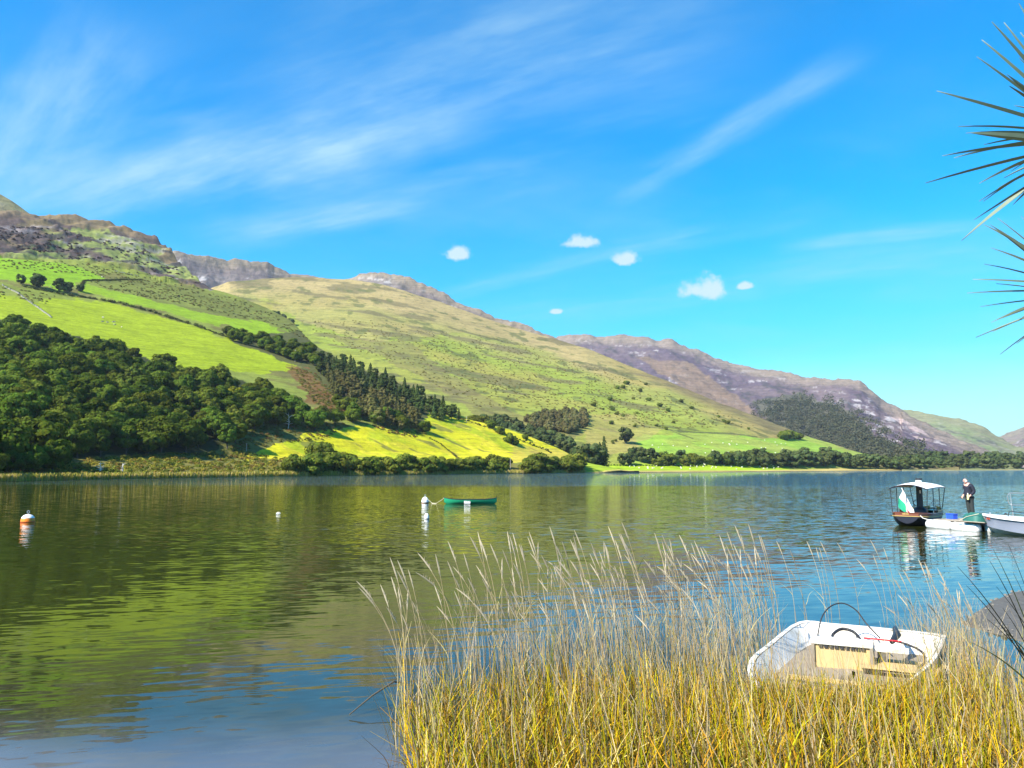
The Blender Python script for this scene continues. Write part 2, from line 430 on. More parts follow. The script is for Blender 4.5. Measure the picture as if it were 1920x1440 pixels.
class Hill:
    def __init__(s, top, dtop, prof, xs, rows, base_y=None, base_d=None, relief=2.0, rl=40.0, seed=1, backdrop=0.55, back=600, crag=None, absv=None):
        s.top = interp(top); s.dt = smooth(dtop); s.absv = absv; s.prof = prof; s.xs = xs; s.rows = rows
        s.by = smooth(base_y, 30) if base_y else shore_y
        s.bd = smooth(base_d) if base_d else shore_d
        s.relief = relief; s.rl = rl; s.seed = seed; s.back = back; s.crag = crag; s.bdrop = backdrop
    def uof(s, x, y): return (s.by(x) - y) / np.maximum(s.by(x) - s.top(x), 1.0)
    def surf_u(s, x, u):
        yb = s.by(x); y = yb + (s.top(x) - yb) * np.minimum(u, 1)
        if s.absv: D = s.bd(x) + s.dt(x) * s.prof((yb - y) / s.absv)
        else: D = s.bd(x) + (s.dt(x) - s.bd(x)) * s.prof(np.minimum(u, 1))
        X, Y, Z = at_d(x, y, D)
        n = fbm(X / s.rl, Y / s.rl, 5, s.seed) - 0.5
        amt = s.relief * sstep(u, 0.0, 0.15)
        Z = Z + n * 2 * amt
        if s.crag is not None: Z = Z + s.crag(x, y, X, Y) * sstep(u, 0.02, 0.2)
        over = np.maximum(u - 1, 0)
        if np.any(over > 0):
            a, b, c = ray(x, y)
            X = X + a * over * s.back; Y = Y + b * over * s.back; Z = Z - over * over * s.back * s.bdrop
        return X, Y, Z, y
    def at(s, x, y):
        x = np.asarray(x, float); X, Y, Z, _ = s.surf_u(x, s.uof(x, np.asarray(y, float))); return X, Y, Z
    def mesh(s, name, mat, colfn):
        us = np.concatenate([np.linspace(0, 1, s.rows), 1 + np.linspace(0, 1, 9)[1:] ** 1.3])
        xg, ug = np.meshgrid(s.xs, us)
        X, Y, Z, yg = s.surf_u(xg, ug)
        X0, Y0, Z0, _ = s.surf_u(s.xs, s.xs * 0)
        # skirt below the base so nothing shows under it
        X = np.vstack([X0[None], X]); Y = np.vstack([Y0[None], Y]); Z = np.vstack([(Z0 * 0 - 3.0)[None], Z])
        yg = np.vstack([yg[:1], yg]); xg = np.vstack([xg[:1], xg]); ug = np.vstack([ug[:1], ug])
        nr, nc = X.shape
        idx = np.arange(nr * nc).reshape(nr, nc)
        q_ = np.stack([idx[:-1, :-1], idx[:-1, 1:], idx[1:, 1:], idx[1:, :-1]], -1).reshape(-1, 4)
        C = colfn(xg, yg, ug, X, Y, Z)
        me = raw_mesh(name, np.stack([X, Y, Z], -1), q_, cols=C.reshape(-1, 3), smooth=True)
        return tag(mobj(name, me, mat), kind='structure')
def lerp(C, c, f):
    return C + (np.array(c, float) - C) * np.asarray(f)[..., None]
def zone(C, c, x, y, poly, soft=None, f=1.0):
    return lerp(C, c, inpoly(x, y, poly) * f)
def spread(a, b, step, ext_l=0, ext_r=0, big=14.0):
    l = np.arange(a - ext_l, a, big) if ext_l else []
    r = np.arange(b, b + ext_r, big) if ext_r else []
    return np.concatenate([l, np.arange(a, b, step), r])

# --- the near hill with wood, fields and crag
def crag1(x, y, X, Y):
    k = sstep(x, -700, -300) * (1 - sstep(x, 340, 420)) * inpoly(x, y + 0 * x, [(-900, 250), (420, 250), (420, 545), (300, 525), (200, 500), (60, 485), (-900, 480)])
    st = fbm(X / 60, Y / 60, 4, 77)
    ledge = np.abs(((y + 40 * st + 0.1 * x) / 17.0) % 1.0 - 0.5) * 2
    return k * ((ledge - 0.5) * 2.4 + (fbm(X / 45, Y / 45, 5, 5, 0.6) - 0.5) * 9.0 + (fbm(X / 9, Y / 9, 3, 15, 0.6) - 0.5) * 4.0)
L1 = Hill([(-1600, 250), (-800, 320), (-300, 382), (-100, 395), (0, 397), (50, 398), (120, 404), (200, 418), (250, 432), (290, 443), (318, 465), (345, 497), (375, 526), (398, 541), (440, 553), (500, 577), (545, 600), (575, 632), (600, 652), (660, 684), (720, 708), (780, 735), (830, 762), (880, 785), (960, 803), (1000, 820), (1050, 842), (1100, 866), (1150, 880), (1200, 886)],
          [(-1600, 560), (0, 620), (400, 830), (700, 1050), (1000, 1400), (1200, 1500)],
          lambda u: 0.06 * sstep(u, 0, 0.09) + 0.2 * u + 0.74 * u * u, spread(-150, 1200, 2.0, 1300, 0), 230, relief=1.6, rl=35, seed=3, crag=crag1, absv=500.0)
# hedgerow / wall lines on it (photo positions)
def col1(x, y, u, X, Y, Z):
    jx = x + (fbm(X / 9, Y / 9, 3, 21) - 0.5) * 26; jy = y + (fbm(X / 9, Y / 9, 3, 22) - 0.5) * 12
    n = fbm(X / 22, Y / 22, 5, 31); n2 = fbm(X / 60, Y / 60, 4, 33); n3 = fbm(X / 5, Y / 5, 3, 35)
    C = np.zeros(x.shape + (3,)); C[:] = (0.17, 0.20, 0.035)
    C = lerp(C, (0.13, 0.125, 0.035), sstep(n, 0.48, 0.62))
    # crag and heather
    cr = inpoly(jx, jy, [(-1700, 150), (420, 250), (402, 545), (330, 528), (250, 505), (170, 486), (60, 478), (-1700, 440)])
    Cr = np.zeros_like(C); Cr[:] = (0.080, 0.058, 0.052)
    Cr = lerp(Cr, (0.17, 0.13, 0.06), sstep(n, 0.5, 0.64) * 0.7)
    Cr = lerp(Cr, (0.21, 0.25, 0.06), sstep(fbm(X / 40, Y / 40, 4, 44), 0.60, 0.68) * (y > 430) * 0.8)
    rk = fbm(X / 12, Z / 5, 4, 41)
    Cr = lerp(Cr, (0.27, 0.24, 0.24), sstep(rk, 0.55, 0.62) * sstep(n2, 0.42, 0.56) * (y > 425) * 0.55)
    Cr = lerp(Cr, (0.045, 0.04, 0.04), sstep(fbm(X / 8, Z / 4, 4, 43), 0.58, 0.68) * 0.9)
    Cr = lerp(Cr, (0.19, 0.14, 0.07), (1 - sstep(y - L1.top(x), 4, 20)) * 0.7 * (1 - sstep(x, 240, 310)))
    C = np.where(cr[..., None], Cr, C)
    C = zone(C, (0.17, 0.29, 0.012), jx, jy, [(-900, 440), (0, 477), (90, 490), (165, 503), (195, 520), (150, 529), (120, 545), (50, 528), (0, 522), (-900, 490)])
    C = zone(C, (0.155, 0.185, 0.03), jx, jy, [(-600, 500), (0, 527), (120, 548), (100, 575), (60, 560), (0, 548), (-600, 540)])
    C = zone(C, (0.225, 0.285, 0.012), jx, jy, [(-600, 545), (0, 552), (60, 566), (110, 556), (200, 566), (260, 582), (350, 606), (440, 640), (555, 682), (545, 700), (300, 690), (0, 640), (-600, 620)])
    C = zone(C, (0.18, 0.275, 0.014), jx, jy, [(160, 533), (240, 550), (330, 572), (430, 596), (500, 606), (580, 630), (500, 640), (430, 612), (330, 592), (230, 566), (150, 545)])
    sc_ = inpoly(jx, jy, [(165, 525), (270, 520), (340, 535), (450, 557), (555, 605), (590, 650), (500, 607), (430, 594), (330, 571), (200, 540)])
    C = lerp(C, (0.12, 0.135, 0.03), sc_ * (0.55 + 0.45 * sstep(n, 0.42, 0.55)))
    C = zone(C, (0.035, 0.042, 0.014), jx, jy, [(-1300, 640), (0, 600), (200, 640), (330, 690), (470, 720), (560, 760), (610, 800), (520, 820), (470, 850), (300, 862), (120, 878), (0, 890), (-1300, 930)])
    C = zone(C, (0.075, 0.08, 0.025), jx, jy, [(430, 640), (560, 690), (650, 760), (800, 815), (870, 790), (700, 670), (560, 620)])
    br = inpoly(jx, jy, [(535, 686), (575, 694), (625, 745), (650, 780), (625, 785), (585, 755)])
    C = lerp(C, (0.135, 0.075, 0.026), br * (0.75 + 0.25 * sstep(n3, 0.4, 0.6)))
    C = lerp(C, (0.12, 0.12, 0.03), inpoly(jx, jy, [(400, 850), (470, 790), (560, 795), (640, 790), (660, 800), (600, 830), (520, 835), (470, 862)]))
    yf = inpoly(jx, jy, [(455, 862), (500, 838), (560, 822), (600, 806), (690, 800), (800, 812), (800, 765), (870, 778), (960, 803), (1085, 855), (1075, 868), (900, 872), (640, 868)])
    Y_ = np.zeros_like(C); Y_[:] = (0.43, 0.40, 0.012)
    Y_ = lerp(Y_, (0.30, 0.34, 0.012), sstep(n, 0.42, 0.6)); Y_ = lerp(Y_, (0.50, 0.42, 0.03), sstep(n3, 0.55, 0.7) * 0.7)
    Y_ = lerp(Y_, (0.14, 0.14, 0.03), sstep(fbm(X / 14, Y / 7, 4, 61), 0.66, 0.72) * 0.8)
    C = np.where(yf[..., None], Y_, C)
    C = lerp(C, (0.35, 0.25, 0.06), inpoly(jx, jy, [(960, 830), (1085, 850), (1085, 870), (960, 868)]) * 0.5)
    sb = inpoly(jx, jy, [(-1300, 905), (120, 862), (300, 852), (470, 846), (640, 862), (1000, 872), (1200, 880), (1200, 900), (0, 920), (-1300, 990)]) & ~yf
    C = lerp(C, (0.15, 0.13, 0.03), sb * (0.5 + 0.5 * sstep(n3, 0.35, 0.6)))
    C = lerp(C, (0.46, 0.37, 0.10), 1 - sstep(shore_y(x) - y, 4.0, 7.5))
    C = lerp(C, (0.24, 0.32, 0.02), sstep(x, 1070, 1100) * sstep(shore_y(x) - y, 1.5, 3))
    C = lerp(C, (0.06, 0.05, 0.03), 1 - sstep(shore_y(x) - y, 0.3, 1.2))
    return C
L1.mesh('hill', M['hill'], col1)

# --- the big grassy hill behind
L2 = Hill([(200, 600), (300, 575), (398, 540), (430, 527), (500, 520), (560, 518), (600, 520), (650, 524), (700, 531), (760, 546), (830, 568), (900, 594), (960, 613), (1030, 634), (1100, 653), (1170, 682), (1250, 712), (1330, 748), (1400, 777), (1460, 802), (1520, 822), (1600, 846), (1650, 859), (1710, 870), (1800, 876)],
          [(200, 1250), (600, 1400), (1000, 1300), (1100, 1240), (1300, 1100), (1500, 1020), (1650, 1000), (1800, 980)],
          lambda u: 0.16 * sstep(u, 0, 0.07) + 0.24 * u + 0.60 * u ** 1.7, spread(200, 1800, 2.4), 190,
          relief=5.0, rl=110, seed=9, back=500)
def col2(x, y, u, X, Y, Z):
    jx = x + (fbm(X / 30, Y / 30, 3, 21) - 0.5) * 30; jy = y + (fbm(X / 30, Y / 30, 3, 22) - 0.5) * 16
    n = fbm(X / 55, Y / 55, 5, 31); n2 = fbm(X / 160, Y / 160, 4, 33); n3 = fbm(X / 14, Y / 14, 4, 35)
    C = np.zeros(x.shape + (3,)); C[:] = (0.20, 0.24, 0.034)
    C = lerp(C, (0.27, 0.225, 0.055), sstep(n2, 0.42, 0.6) * (0.35 + 0.65 * (1 - sstep(y - L2.top(x), 60, 150))))
    dtop = y - L2.top(x)
    C = lerp(C, (0.30, 0.235, 0.10), (1 - sstep(dtop + (n - 0.5) * 60, 15, 75)) * (1 - sstep(x, 1050, 1250) * 0.7))
    C = lerp(C, (0.27, 0.22, 0.085), inpoly(jx, jy, [(400, 500), (620, 560), (900, 600), (1000, 640), (860, 625), (700, 640), (560, 600)]) * 0.6)
    patch = sstep(fbm(X / 70, Y / 26, 4, 51), 0.56, 0.63)
    C = lerp(C, (0.115, 0.10, 0.045), patch * 0.75 * (y < 770))
    C = lerp(C, (0.085, 0.10, 0.03), sstep(fbm(X / 18, Y / 18, 4, 53), 0.62, 0.70) * 0.75)
    C = lerp(C, (0.14, 0.11, 0.05), inpoly(jx, jy, [(620, 630), (760, 640), (900, 740), (1000, 790), (1090, 800), (1060, 840), (900, 790), (780, 700)]) * 0.55)
    C = lerp(C, (0.15, 0.115, 0.055), (1 - sstep(dtop, 6, 24)) * sstep(x, 1100, 1300) * 0.8)
    f1 = inpoly(jx, jy, [(1195, 812), (1300, 806), (1420, 822), (1520, 818), (1660, 858), (1660, 868), (1190, 866)])
    F = np.zeros_like(C); F[:] = (0.20, 0.31, 0.035); F = lerp(F, (0.24, 0.27, 0.05), sstep(n, 0.5, 0.6) * 0.7)
    C = np.where(f1[..., None], F, C)
    C = zone(C, (0.17, 0.34, 0.01), jx, jy, [(905, 785), (960, 803), (1010, 825), (960, 815), (910, 800)])
    C = lerp(C, (0.30, 0.22, 0.08), inpoly(jx, jy, [(1080, 780), (1180, 770), (1240, 800), (1180, 840), (1100, 850)]) * 0.45)
    line = (np.abs(y - (806 + (x - 1300) * 0.10)) < 1.3) & (x > 1190) & (x < 1420)
    line |= (np.abs(y - (805 + (x - 1260) * 0.42)) < 1.2) & (x > 1230) & (x < 1300)
    C = lerp(C, (0.07, 0.08, 0.03), line * 0.8)
    md = (u < 0.115) & (x > 1090) & (x < 1800)
    fl = inpoly(x, y, [(1080, 866), (1250, 863), (1420, 868), (1480, 876), (1480, 890), (1080, 890)])
    C = lerp(C, (0.27, 0.39, 0.012), fl * (0.8 + 0.2 * sstep(n3, 0.4, 0.6)))
    C = lerp(C, (0.40, 0.31, 0.10), 1 - sstep(shore_y(x) - y, 2.0, 4.0))
    C = lerp(C, (0.06, 0.05, 0.03), 1 - sstep(shore_y(x) - y, 0.2, 0.9))
    return C
L2.mesh('hill', M['hill_mid'], col2)

# --- rocky ridges further back
def rockcol(top, tan, bare, sp, pale=0.6, seed=3):
    def f(x, y, u, X, Y, Z):
        n = fbm(X / 60, Y / 60, 5, seed); r = fbm(X / 45, Z / 14, 5, seed + 2); r2 = fbm(X / 20, Z / 20, 4, seed + 5)
        C = np.zeros(x.shape + (3,)); C[:] = bare
        C = lerp(C, sp, sstep(n, 0.45, 0.62))
        C = lerp(C, (0.50, 0.47, 0.46), sstep(r, 0.57, 0.66) * sstep(fbm(X / 9, Z / 7, 3, seed + 9), 0.5, 0.62) * pale)
        C = lerp(C, (0.05, 0.05, 0.05), sstep(r2, 0.60, 0.70) * 0.7)
        C = lerp(C, tan, (1 - sstep(y - top(x), 4, 26)) * 0.85)
        return C
    return f
def roughcrag(a, seed):
    return lambda x, y, X, Y: (fbm(X / 40, Y / 40, 5, seed, 0.6) - 0.5) * a
L2b = Hill([(150, 560), (250, 500), (330, 472), (420, 484), (500, 490), (515, 503), (560, 513), (600, 519), (640, 523), (690, 508), (740, 515), (790, 528), (830, 549), (860, 562), (900, 578), (940, 599), (990, 613), (1030, 627), (1080, 650), (1150, 700)],
           [(150, 1800), (600, 1900), (1150, 1700)], lambda u: u, spread(150, 1150, 2.5), 130,
           base_y=[(150, 800), (1150, 800)], base_d=[(150, 1500), (1150, 1450)], relief=4, rl=120, seed=15, crag=roughcrag(26, 8))
L2b.mesh('hill', M['hill_far'], rockcol(L2b.top, (0.20, 0.16, 0.11), (0.13, 0.105, 0.10), (0.17, 0.145, 0.135), 0.7))
L0 = Hill([(-1500, 120), (-600, 180), (-200, 290), (0, 365), (20, 377), (48, 398), (110, 440), (200, 500)], [(-1500, 1300), (200, 1150)], lambda u: u, spread(-150, 200, 4, 1300, 0, 25), 60,
          base_y=[(-1500, 700), (200, 700)], base_d=[(-1500, 850), (200, 850)], relief=3, rl=90, seed=19)
L0.mesh('hill', M['hill_far'], rockcol(L0.top, (0.25, 0.22, 0.09), (0.2, 0.17, 0.09), (0.2, 0.21, 0.07), 0.2))
# --- purple mountain across the valley
L3 = Hill([(950, 660), (1050, 629), (1100, 627), (1200, 632), (1260, 640), (1300, 652), (1340, 668), (1380, 683), (1440, 693), (1490, 703), (1510, 708), (1590, 710), (1612, 716), (1640, 738), (1652, 752), (1680, 768), (1720, 792), (1780, 822), (1850, 850), (1930, 868), (2050, 876)],
          [(950, 2500), (1300, 2400), (1600, 2100), (1800, 1800), (2050, 1500)], lambda u: 0.1 * sstep(u, 0, 0.08) + 0.4 * u + 0.5 * u ** 1.6, spread(950, 2050, 2.4), 150,
          base_y=[(950, 882), (1700, 882.4), (1920, 881.4), (2050, 881.3)], base_d=[(950, 1300), (1600, 1150), (1750, 900), (2050, 900)], relief=8, rl=220, seed=25, crag=roughcrag(24, 12))
_bd3 = L3.bd
L3.bd = lambda x: np.where(np.asarray(x) > 1690, shore_d(x), _bd3(x))
_c3 = rockcol(L3.top, (0.21, 0.17, 0.13), (0.095, 0.072, 0.09), (0.12, 0.092, 0.10), 0.5, 71)
def col3(x, y, u, X, Y, Z):
    C = _c3(x, y, u, X, Y, Z)
    n = fbm(X / 90, Y / 90, 5, 91)
    C = lerp(C, (0.17, 0.12, 0.08), inpoly(x, y, [(1190, 668), (1290, 680), (1380, 740), (1450, 800), (1350, 760), (1250, 710)]) * 0.8)
    C = lerp(C, (0.36, 0.27, 0.25), inpoly(x, y, [(1660, 770), (1700, 790), (1760, 830), (1730, 830), (1680, 800)]) * sstep(n, 0.42, 0.55))
    C = lerp(C, (0.14, 0.17, 0.06), sstep(u, 0.0, 0.05) * (1 - sstep(u, 0.16, 0.26)) * 0.8)
    C = lerp(C, (0.085, 0.085, 0.06), inpoly(x, y, [(1410, 750), (1500, 738), (1600, 770), (1640, 820), (1720, 850), (1720, 880), (1500, 880)]) * 0.9)
    C = lerp(C, (0.17, 0.19, 0.07), 1 - sstep(u, 0.05, 0.1))
    C = lerp(C, (0.30, 0.25, 0.11), 1 - sstep(shore_y(x) - y, 0.6, 1.4))
    return C
L3.mesh('hill', M['hill_far'], col3)
L4 = Hill([(1580, 790), (1640, 770), (1680, 766), (1740, 775), (1800, 785), (1840, 798), (1870, 815), (1900, 830), (1960, 850), (2100, 870)], [(1580, 3300), (2100, 3000)], lambda u: u ** 1.2, spread(1580, 2100, 4), 70,
          base_y=[(1580, 885), (2100, 882)], base_d=[(1580, 2300), (2100, 1700)], relief=10, rl=200, seed=33, crag=roughcrag(20, 22))
L4.mesh('hill', M['hill_far'], rockcol(L4.top, (0.2, 0.2, 0.1), (0.17, 0.17, 0.1), (0.15, 0.19, 0.08), 0.3, 51))
L5 = Hill([(1800, 870), (1850, 828), (1885, 813), (1905, 806), (1925, 796), (2000, 750), (2200, 660), (2800, 500)], [(1800, 4200), (2800, 3000)], lambda u: u, spread(1800, 2200, 4, 0, 600, 25), 60,
          base_y=[(1800, 884), (2800, 884)], base_d=[(1800, 2700), (2100, 1600), (2800, 1300)], relief=12, rl=200, seed=37, crag=roughcrag(30, 23))
L5.mesh('hill', M['hill_far'], rockcol(L5.top, (0.2, 0.17, 0.12), (0.165, 0.125, 0.12), (0.17, 0.15, 0.1), 0.5, 57))

# ------------------------------------------------------------------ vegetation builders
RNG = np.random.default_rng(11)
random.seed(5)
def quads_from(P, N, size, rng, aspect=1.0, updir=None):
    """one small quad per point, facing N"""
    n = len(P)
    r = rng.normal(size=(n, 3)) if updir is None else np.tile(np.array(updir, float), (n, 1)) + rng.normal(size=(n, 3)) * 0.3
    N = N / (np.linalg.norm(N, axis=1, keepdims=True) + 1e-9)
    T = np.cross(N, r); T /= (np.linalg.norm(T, axis=1, keepdims=True) + 1e-9)
    B = np.cross(N, T)
    s = np.asarray(size).reshape(-1, 1)
    T = T * s; B = B * s * aspect
    V = np.stack([P - T - B * .6, P + T - B, P + T * .8 + B, P - T + B * .9], 1).reshape(-1, 3)
    F = np.arange(4 * n).reshape(n, 4)
    return V, F
def crown(name, rng, R, Ht, zlow, ncl, nlf, leaf, mat, dome=1.0, clump=0.30, hue=True):
    cz = zlow + (Ht - zlow) * 0.45; rz = (Ht - zlow) * 0.55
    d = rng.normal(size=(ncl, 3)); d /= np.linalg.norm(d, axis=1, keepdims=True)
    d[:, 2] = d[:, 2] * 0.9 + 0.15
    rad = rng.uniform(0.55, 0.86, ncl)
    cen = d * rad[:, None] * np.array([R, R, rz]) + np.array([0, 0, cz])
    cen[:, :2] *= rng.uniform(0.85, 1.12, (ncl, 1))
    cr = R * clump * rng.uniform(0.7, 1.25, ncl)
    k = rng.integers(0, ncl, nlf)
    v = rng.normal(size=(nlf, 3)); v[:, 2] += 0.35; v /= np.linalg.norm(v, axis=1, keepdims=True)
    P = cen[k] + v * (cr[k] * rng.uniform(0.72, 1.08, nlf))[:, None] * np.array([1.15, 1.15, 0.75])
    N = v + 0.6 * (P - np.array([0, 0, cz])) / R + rng.normal(size=(nlf, 3)) * 0.35
    V, F = quads_from(P, N, leaf * rng.uniform(0.6, 1.25, nlf), rng)
    tone = rng.uniform(0.75, 1.25, ncl)[k] * rng.uniform(0.8, 1.2, nlf)
    C = np.stack([tone * rng.uniform(0.85, 1.2, nlf), tone, tone * rng.uniform(0.7, 1.2, nlf)], 1)
    me = raw_mesh(name, V, F, cols=np.repeat(C, 4, 0)); me.materials.append(mat)
    return me
def trunk(name, rng, H, r, limbs=4, spread_=0.5, mat=None):
    mb = MB(); lean = rng.normal(size=2) * 0.04 * H
    pts = [(0, 0, -0.8), (0, 0, 0), (lean[0] * .4, lean[1] * .4, H * .4), (lean[0], lean[1], H)]
    mb.tube(pts, [r * 1.5, r * 1.15, r * .8, r * .3], 7)
    for i in range(limbs):
        a = rng.uniform(0, 6.28); z = H * rng.uniform(.3, .7); L = H * spread_ * rng.uniform(.6, 1)
        mb.tube([(0, 0, z), (math.cos(a) * L * .5, math.sin(a) * L * .5, z + L * .35), (math.cos(a) * L, math.sin(a) * L, z + L * .8)], [r * .5, r * .32, r * .1], 5)
    o = mb.build(name, mat or M['bark'], smooth=True); me = o.data; bpy.data.objects.remove(o); return me
def conifer_crown(name, rng, Ht, R, mat, gap=0.5, layers=24, per=9):
    P = []; N = []; S = []
    for i in range(layers):
        f = i / (layers - 1); z = Ht * (0.10 + 0.88 * f); rr = R * (1 - f) ** 0.62 * rng.uniform(0.55, 1.25) + 0.15
        for j in range(per):
            a = rng.uniform(0, 6.28); L = rr * rng.uniform(0.7, 1.1); m_ = max(2, int(L / 0.4))
            for q_ in range(m_):
                s_ = (q_ + 0.7) / m_
                P.append((math.cos(a) * L * s_, math.sin(a) * L * s_, z - 0.35 * L * s_ * s_ + rng.normal() * .08))
                N.append((math.cos(a) * .9, math.sin(a) * .9, 0.55)); S.append(0.32 * (1.25 - .5 * s_))
    P = np.array(P); N = np.array(N) + rng.normal(size=(len(P), 3)) * .35
    V, F = quads_from(P, N, np.array(S), rng, 0.8)
    tone = rng.uniform(0.65, 1.3, len(P)); C = np.stack([tone, tone, tone], 1)
    me = raw_mesh(name, V, F, cols=np.repeat(C, 4, 0)); me.materials.append(mat); return me
def tree_proto(name, crown_me, trunk_me):
    o = empty(name)
    mobj('trunk', trunk_me, None, o); mobj('crown', crown_me, None, o)
    return o
def kill(o):
    for c in list(o.children): bpy.data.objects.remove(c)
    bpy.data.objects.remove(o)
rg = np.random.default_rng(3)
OAKS = [(crown('oak_crown', rg, 4.6 + .4 * (i % 3), 8.2 + .7 * (i % 2), 1.0, 40, 6500, 0.24, M['oak']), trunk('oak_trunk', rg, 5.0, .28)) for i in range(5)]
YOAK = [(crown('yellow_crown', rg, 4.2, 7.6, 1.2, 30, 3400, 0.28, M['oak_y']), OAKS[0][1])]
LITE = [(crown('loose_crown', rg, 4.0, 8.8, 1.0, 40, 2600, 0.26, M['bush'], clump=.24), OAKS[2][1]), (crown('tall_crown', rg, 3.4, 9.6, 1.2, 30, 3200, 0.28, M['oak'], clump=.3), OAKS[3][1])]
BUSH = [(crown('bush_crown', rg, 2.6 + .3 * i, 3.6 + .4 * i, -0.2, 20, 1800, 0.22, M['bush'], clump=.36), trunk('bush_trunk', rg, 1.8, .10, 3)) for i in range(3)]
FARO = [(crown('far_crown', rg, 5.2, 10.0 + i, 0.6, 26, 1500, 0.5, M['far_leaf']), OAKS[i][1]) for i in range(3)]
COPS = [(crown('copse_crown', rg, 5.0, 9.0, 0.6, 26, 1500, 0.5, M['copse']), OAKS[1][1])]
CONI = [(conifer_crown('conifer_crown', rg, 11.0 + 1.5 * i, 3.3, M['conifer'], layers=26, per=12), trunk('conifer_trunk', rg, 9.5, .22, 0)) for i in range(3)]
LARC = [(conifer_crown('larch_crown', rg, 11 + i, 3.4, M['larch'], layers=22, per=11), trunk('larch_trunk', rg, 9.5, .2, 0)) for i in range(2)]

placed = []
def put_trees(hill, name, kinds, poly, n, mind, label, cat, group, sc=(0.85, 1.15), rng=RNG, weight=None, sink=0.2, tries=60000, lab_fn=None):
    """individual trees inside a patch of the hill, at least mind metres apart"""
    xs = [p[0] for p in poly]; ys = [p[1] for p in poly]
    cand = np.stack([rng.uniform(min(xs), max(xs), tries), rng.uniform(min(ys), max(ys), tries)], 1)
    cand = cand[inpoly(cand[:, 0], cand[:, 1], poly)]
    X, Y, Z = hill.at(cand[:, 0], cand[:, 1])
    got = []; cells = {}
    for i in range(len(cand)):
        c = (int(X[i] // mind), int(Y[i] // mind)); ok = True
        for a in (-1, 0, 1):
            for b in (-1, 0, 1):
                for j in cells.get((c[0] + a, c[1] + b), ()):
                    if (X[j] - X[i]) ** 2 + (Y[j] - Y[i]) ** 2 < mind * mind: ok = False
        if not ok: continue
        cells.setdefault(c, []).append(i); got.append(i)
        if len(got) >= n: break
    out = []
    for i in got:
        cm, tm = kinds[rng.integers(len(kinds))]
        o = tree_proto(name, cm, tm)
        s_ = rng.uniform(*sc)
        o.location = (X[i], Y[i], Z[i] - sink); o.scale = (s_ * rng.uniform(.92, 1.08), s_ * rng.uniform(.92, 1.08), s_ * rng.uniform(.92, 1.08)); o.rotation_euler = (0, 0, rng.uniform(0, 6.28))
        k_ = cm.name.split('.')[0]
        if k_ in VARIANT: tag(o, VARIANT[k_] + ' ' + label.split(' ', NSKIP.get(k_, 4))[-1], cat, group + ', ' + VARIANT[k_])
        else: tag(o, label, cat, group)
        out.append(o)
    return out
VARIANT = {'loose_crown': 'lighter green loose-crowned tree', 'tall_crown': 'tall oval dark tree', 'dark_oval': 'rounded dark evergreen', 'brown_oval': 'rounded olive-brown tree'}
NSKIP = {'loose_crown': 5, 'tall_crown': 5, 'dark_oval': 3, 'brown_oval': 2}
def put_at(hill, name, kinds, spots, label, cat, group=None, rng=RNG, h0=8.5):
    out = []
    for (x, y, hpx) in spots:
        X, Y, Z = [float(v) for v in hill.at(x, y)]
        cm, tm = kinds[rng.integers(len(kinds))]
        o = tree_proto(name, cm, tm)
        zt = max(v.co.z for v in cm.vertices)
        s_ = hpx / FPX * math.hypot(X, Y) / zt
        o.location = (X, Y, Z - 0.1); o.scale = (s_, s_, s_); o.rotation_euler = (0, 0, rng.uniform(0, 6.28))
        tag(o, label, cat, group); out.append(o)
    return out

# --- oak wood on the near hill
put_trees(L1, 'oak_tree', OAKS * 2 + LITE * 2, [(-60, 625), (0, 622), (60, 640), (150, 658), (210, 668), (250, 690), (330, 705), (400, 722), (470, 738), (540, 770), (575, 790), (600, 812), (560, 808), (500, 800), (455, 812), (440, 842), (330, 850), (250, 856), (140, 862), (110, 876), (-60, 892)], 290, 6.7,
          'rounded dark green broadleaf tree in the dense wood on the lakeside slope', 'tree', 'broadleaf trees of the dense lakeside wood', (0.68, 1.25))
put_at(L1, 'oak_tree', YOAK, [(440, 765, 38)], 'yellow-green broadleaf tree standing out in the dark lakeside wood', 'tree')
put_at(L1, 'oak_tree', OAKS, [(600, 797, 34), (628, 798, 30)], 'round dark tree at the foot of the wood beside the yellow field', 'tree', 'round trees beside the yellow field')
put_at(L1, 'oak_tree', OAKS, [(62, 888, 46), (98, 886, 56), (20, 890, 40), (-30, 893, 48)], 'dark bushy tree rooted close to the reedy far shore below the wood', 'tree', 'bushy trees on the far shore below the wood')
# --- trees along the upper hedge, conifers on the spur
put_trees(L1, 'oak_tree', OAKS, [(425, 628), (470, 632), (540, 645), (590, 660), (600, 690), (560, 684), (480, 655), (430, 640)], 42, 5.5,
          'dark broadleaf tree in the belt between hedge and conifers', 'tree', 'tree belt above the bright field', (0.6, 0.85))
put_trees(L1, 'conifer_tree', CONI[:2] + 3 * [(crown('dark_oval', rg, 3.2, 9.5, .8, 26, 2400, .28, M['conifer'], clump=.3), OAKS[3][1])], [(590, 668), (650, 690), (720, 715), (790, 748), (865, 785), (840, 792), (780, 775), (700, 740), (640, 725), (600, 705)], 110, 4.6,
          'dark green evergreen in the plantation on the spur', 'tree', 'dark conifers of the plantation', (0.45, 1.0))
put_trees(L1, 'conifer_tree', LARC[:1] + 3 * [(crown('brown_oval', rg, 3.6, 9.0, .8, 28, 2400, .28, M['larch'], clump=.28), OAKS[3][1])], [(610, 700), (680, 735), (730, 755), (785, 785), (780, 812), (720, 806), (660, 776), (625, 740)], 70, 4.8,
          'brownish conifer below the dark plantation above the yellow field', 'tree', 'brownish conifers of the plantation', (0.6, 1.05))
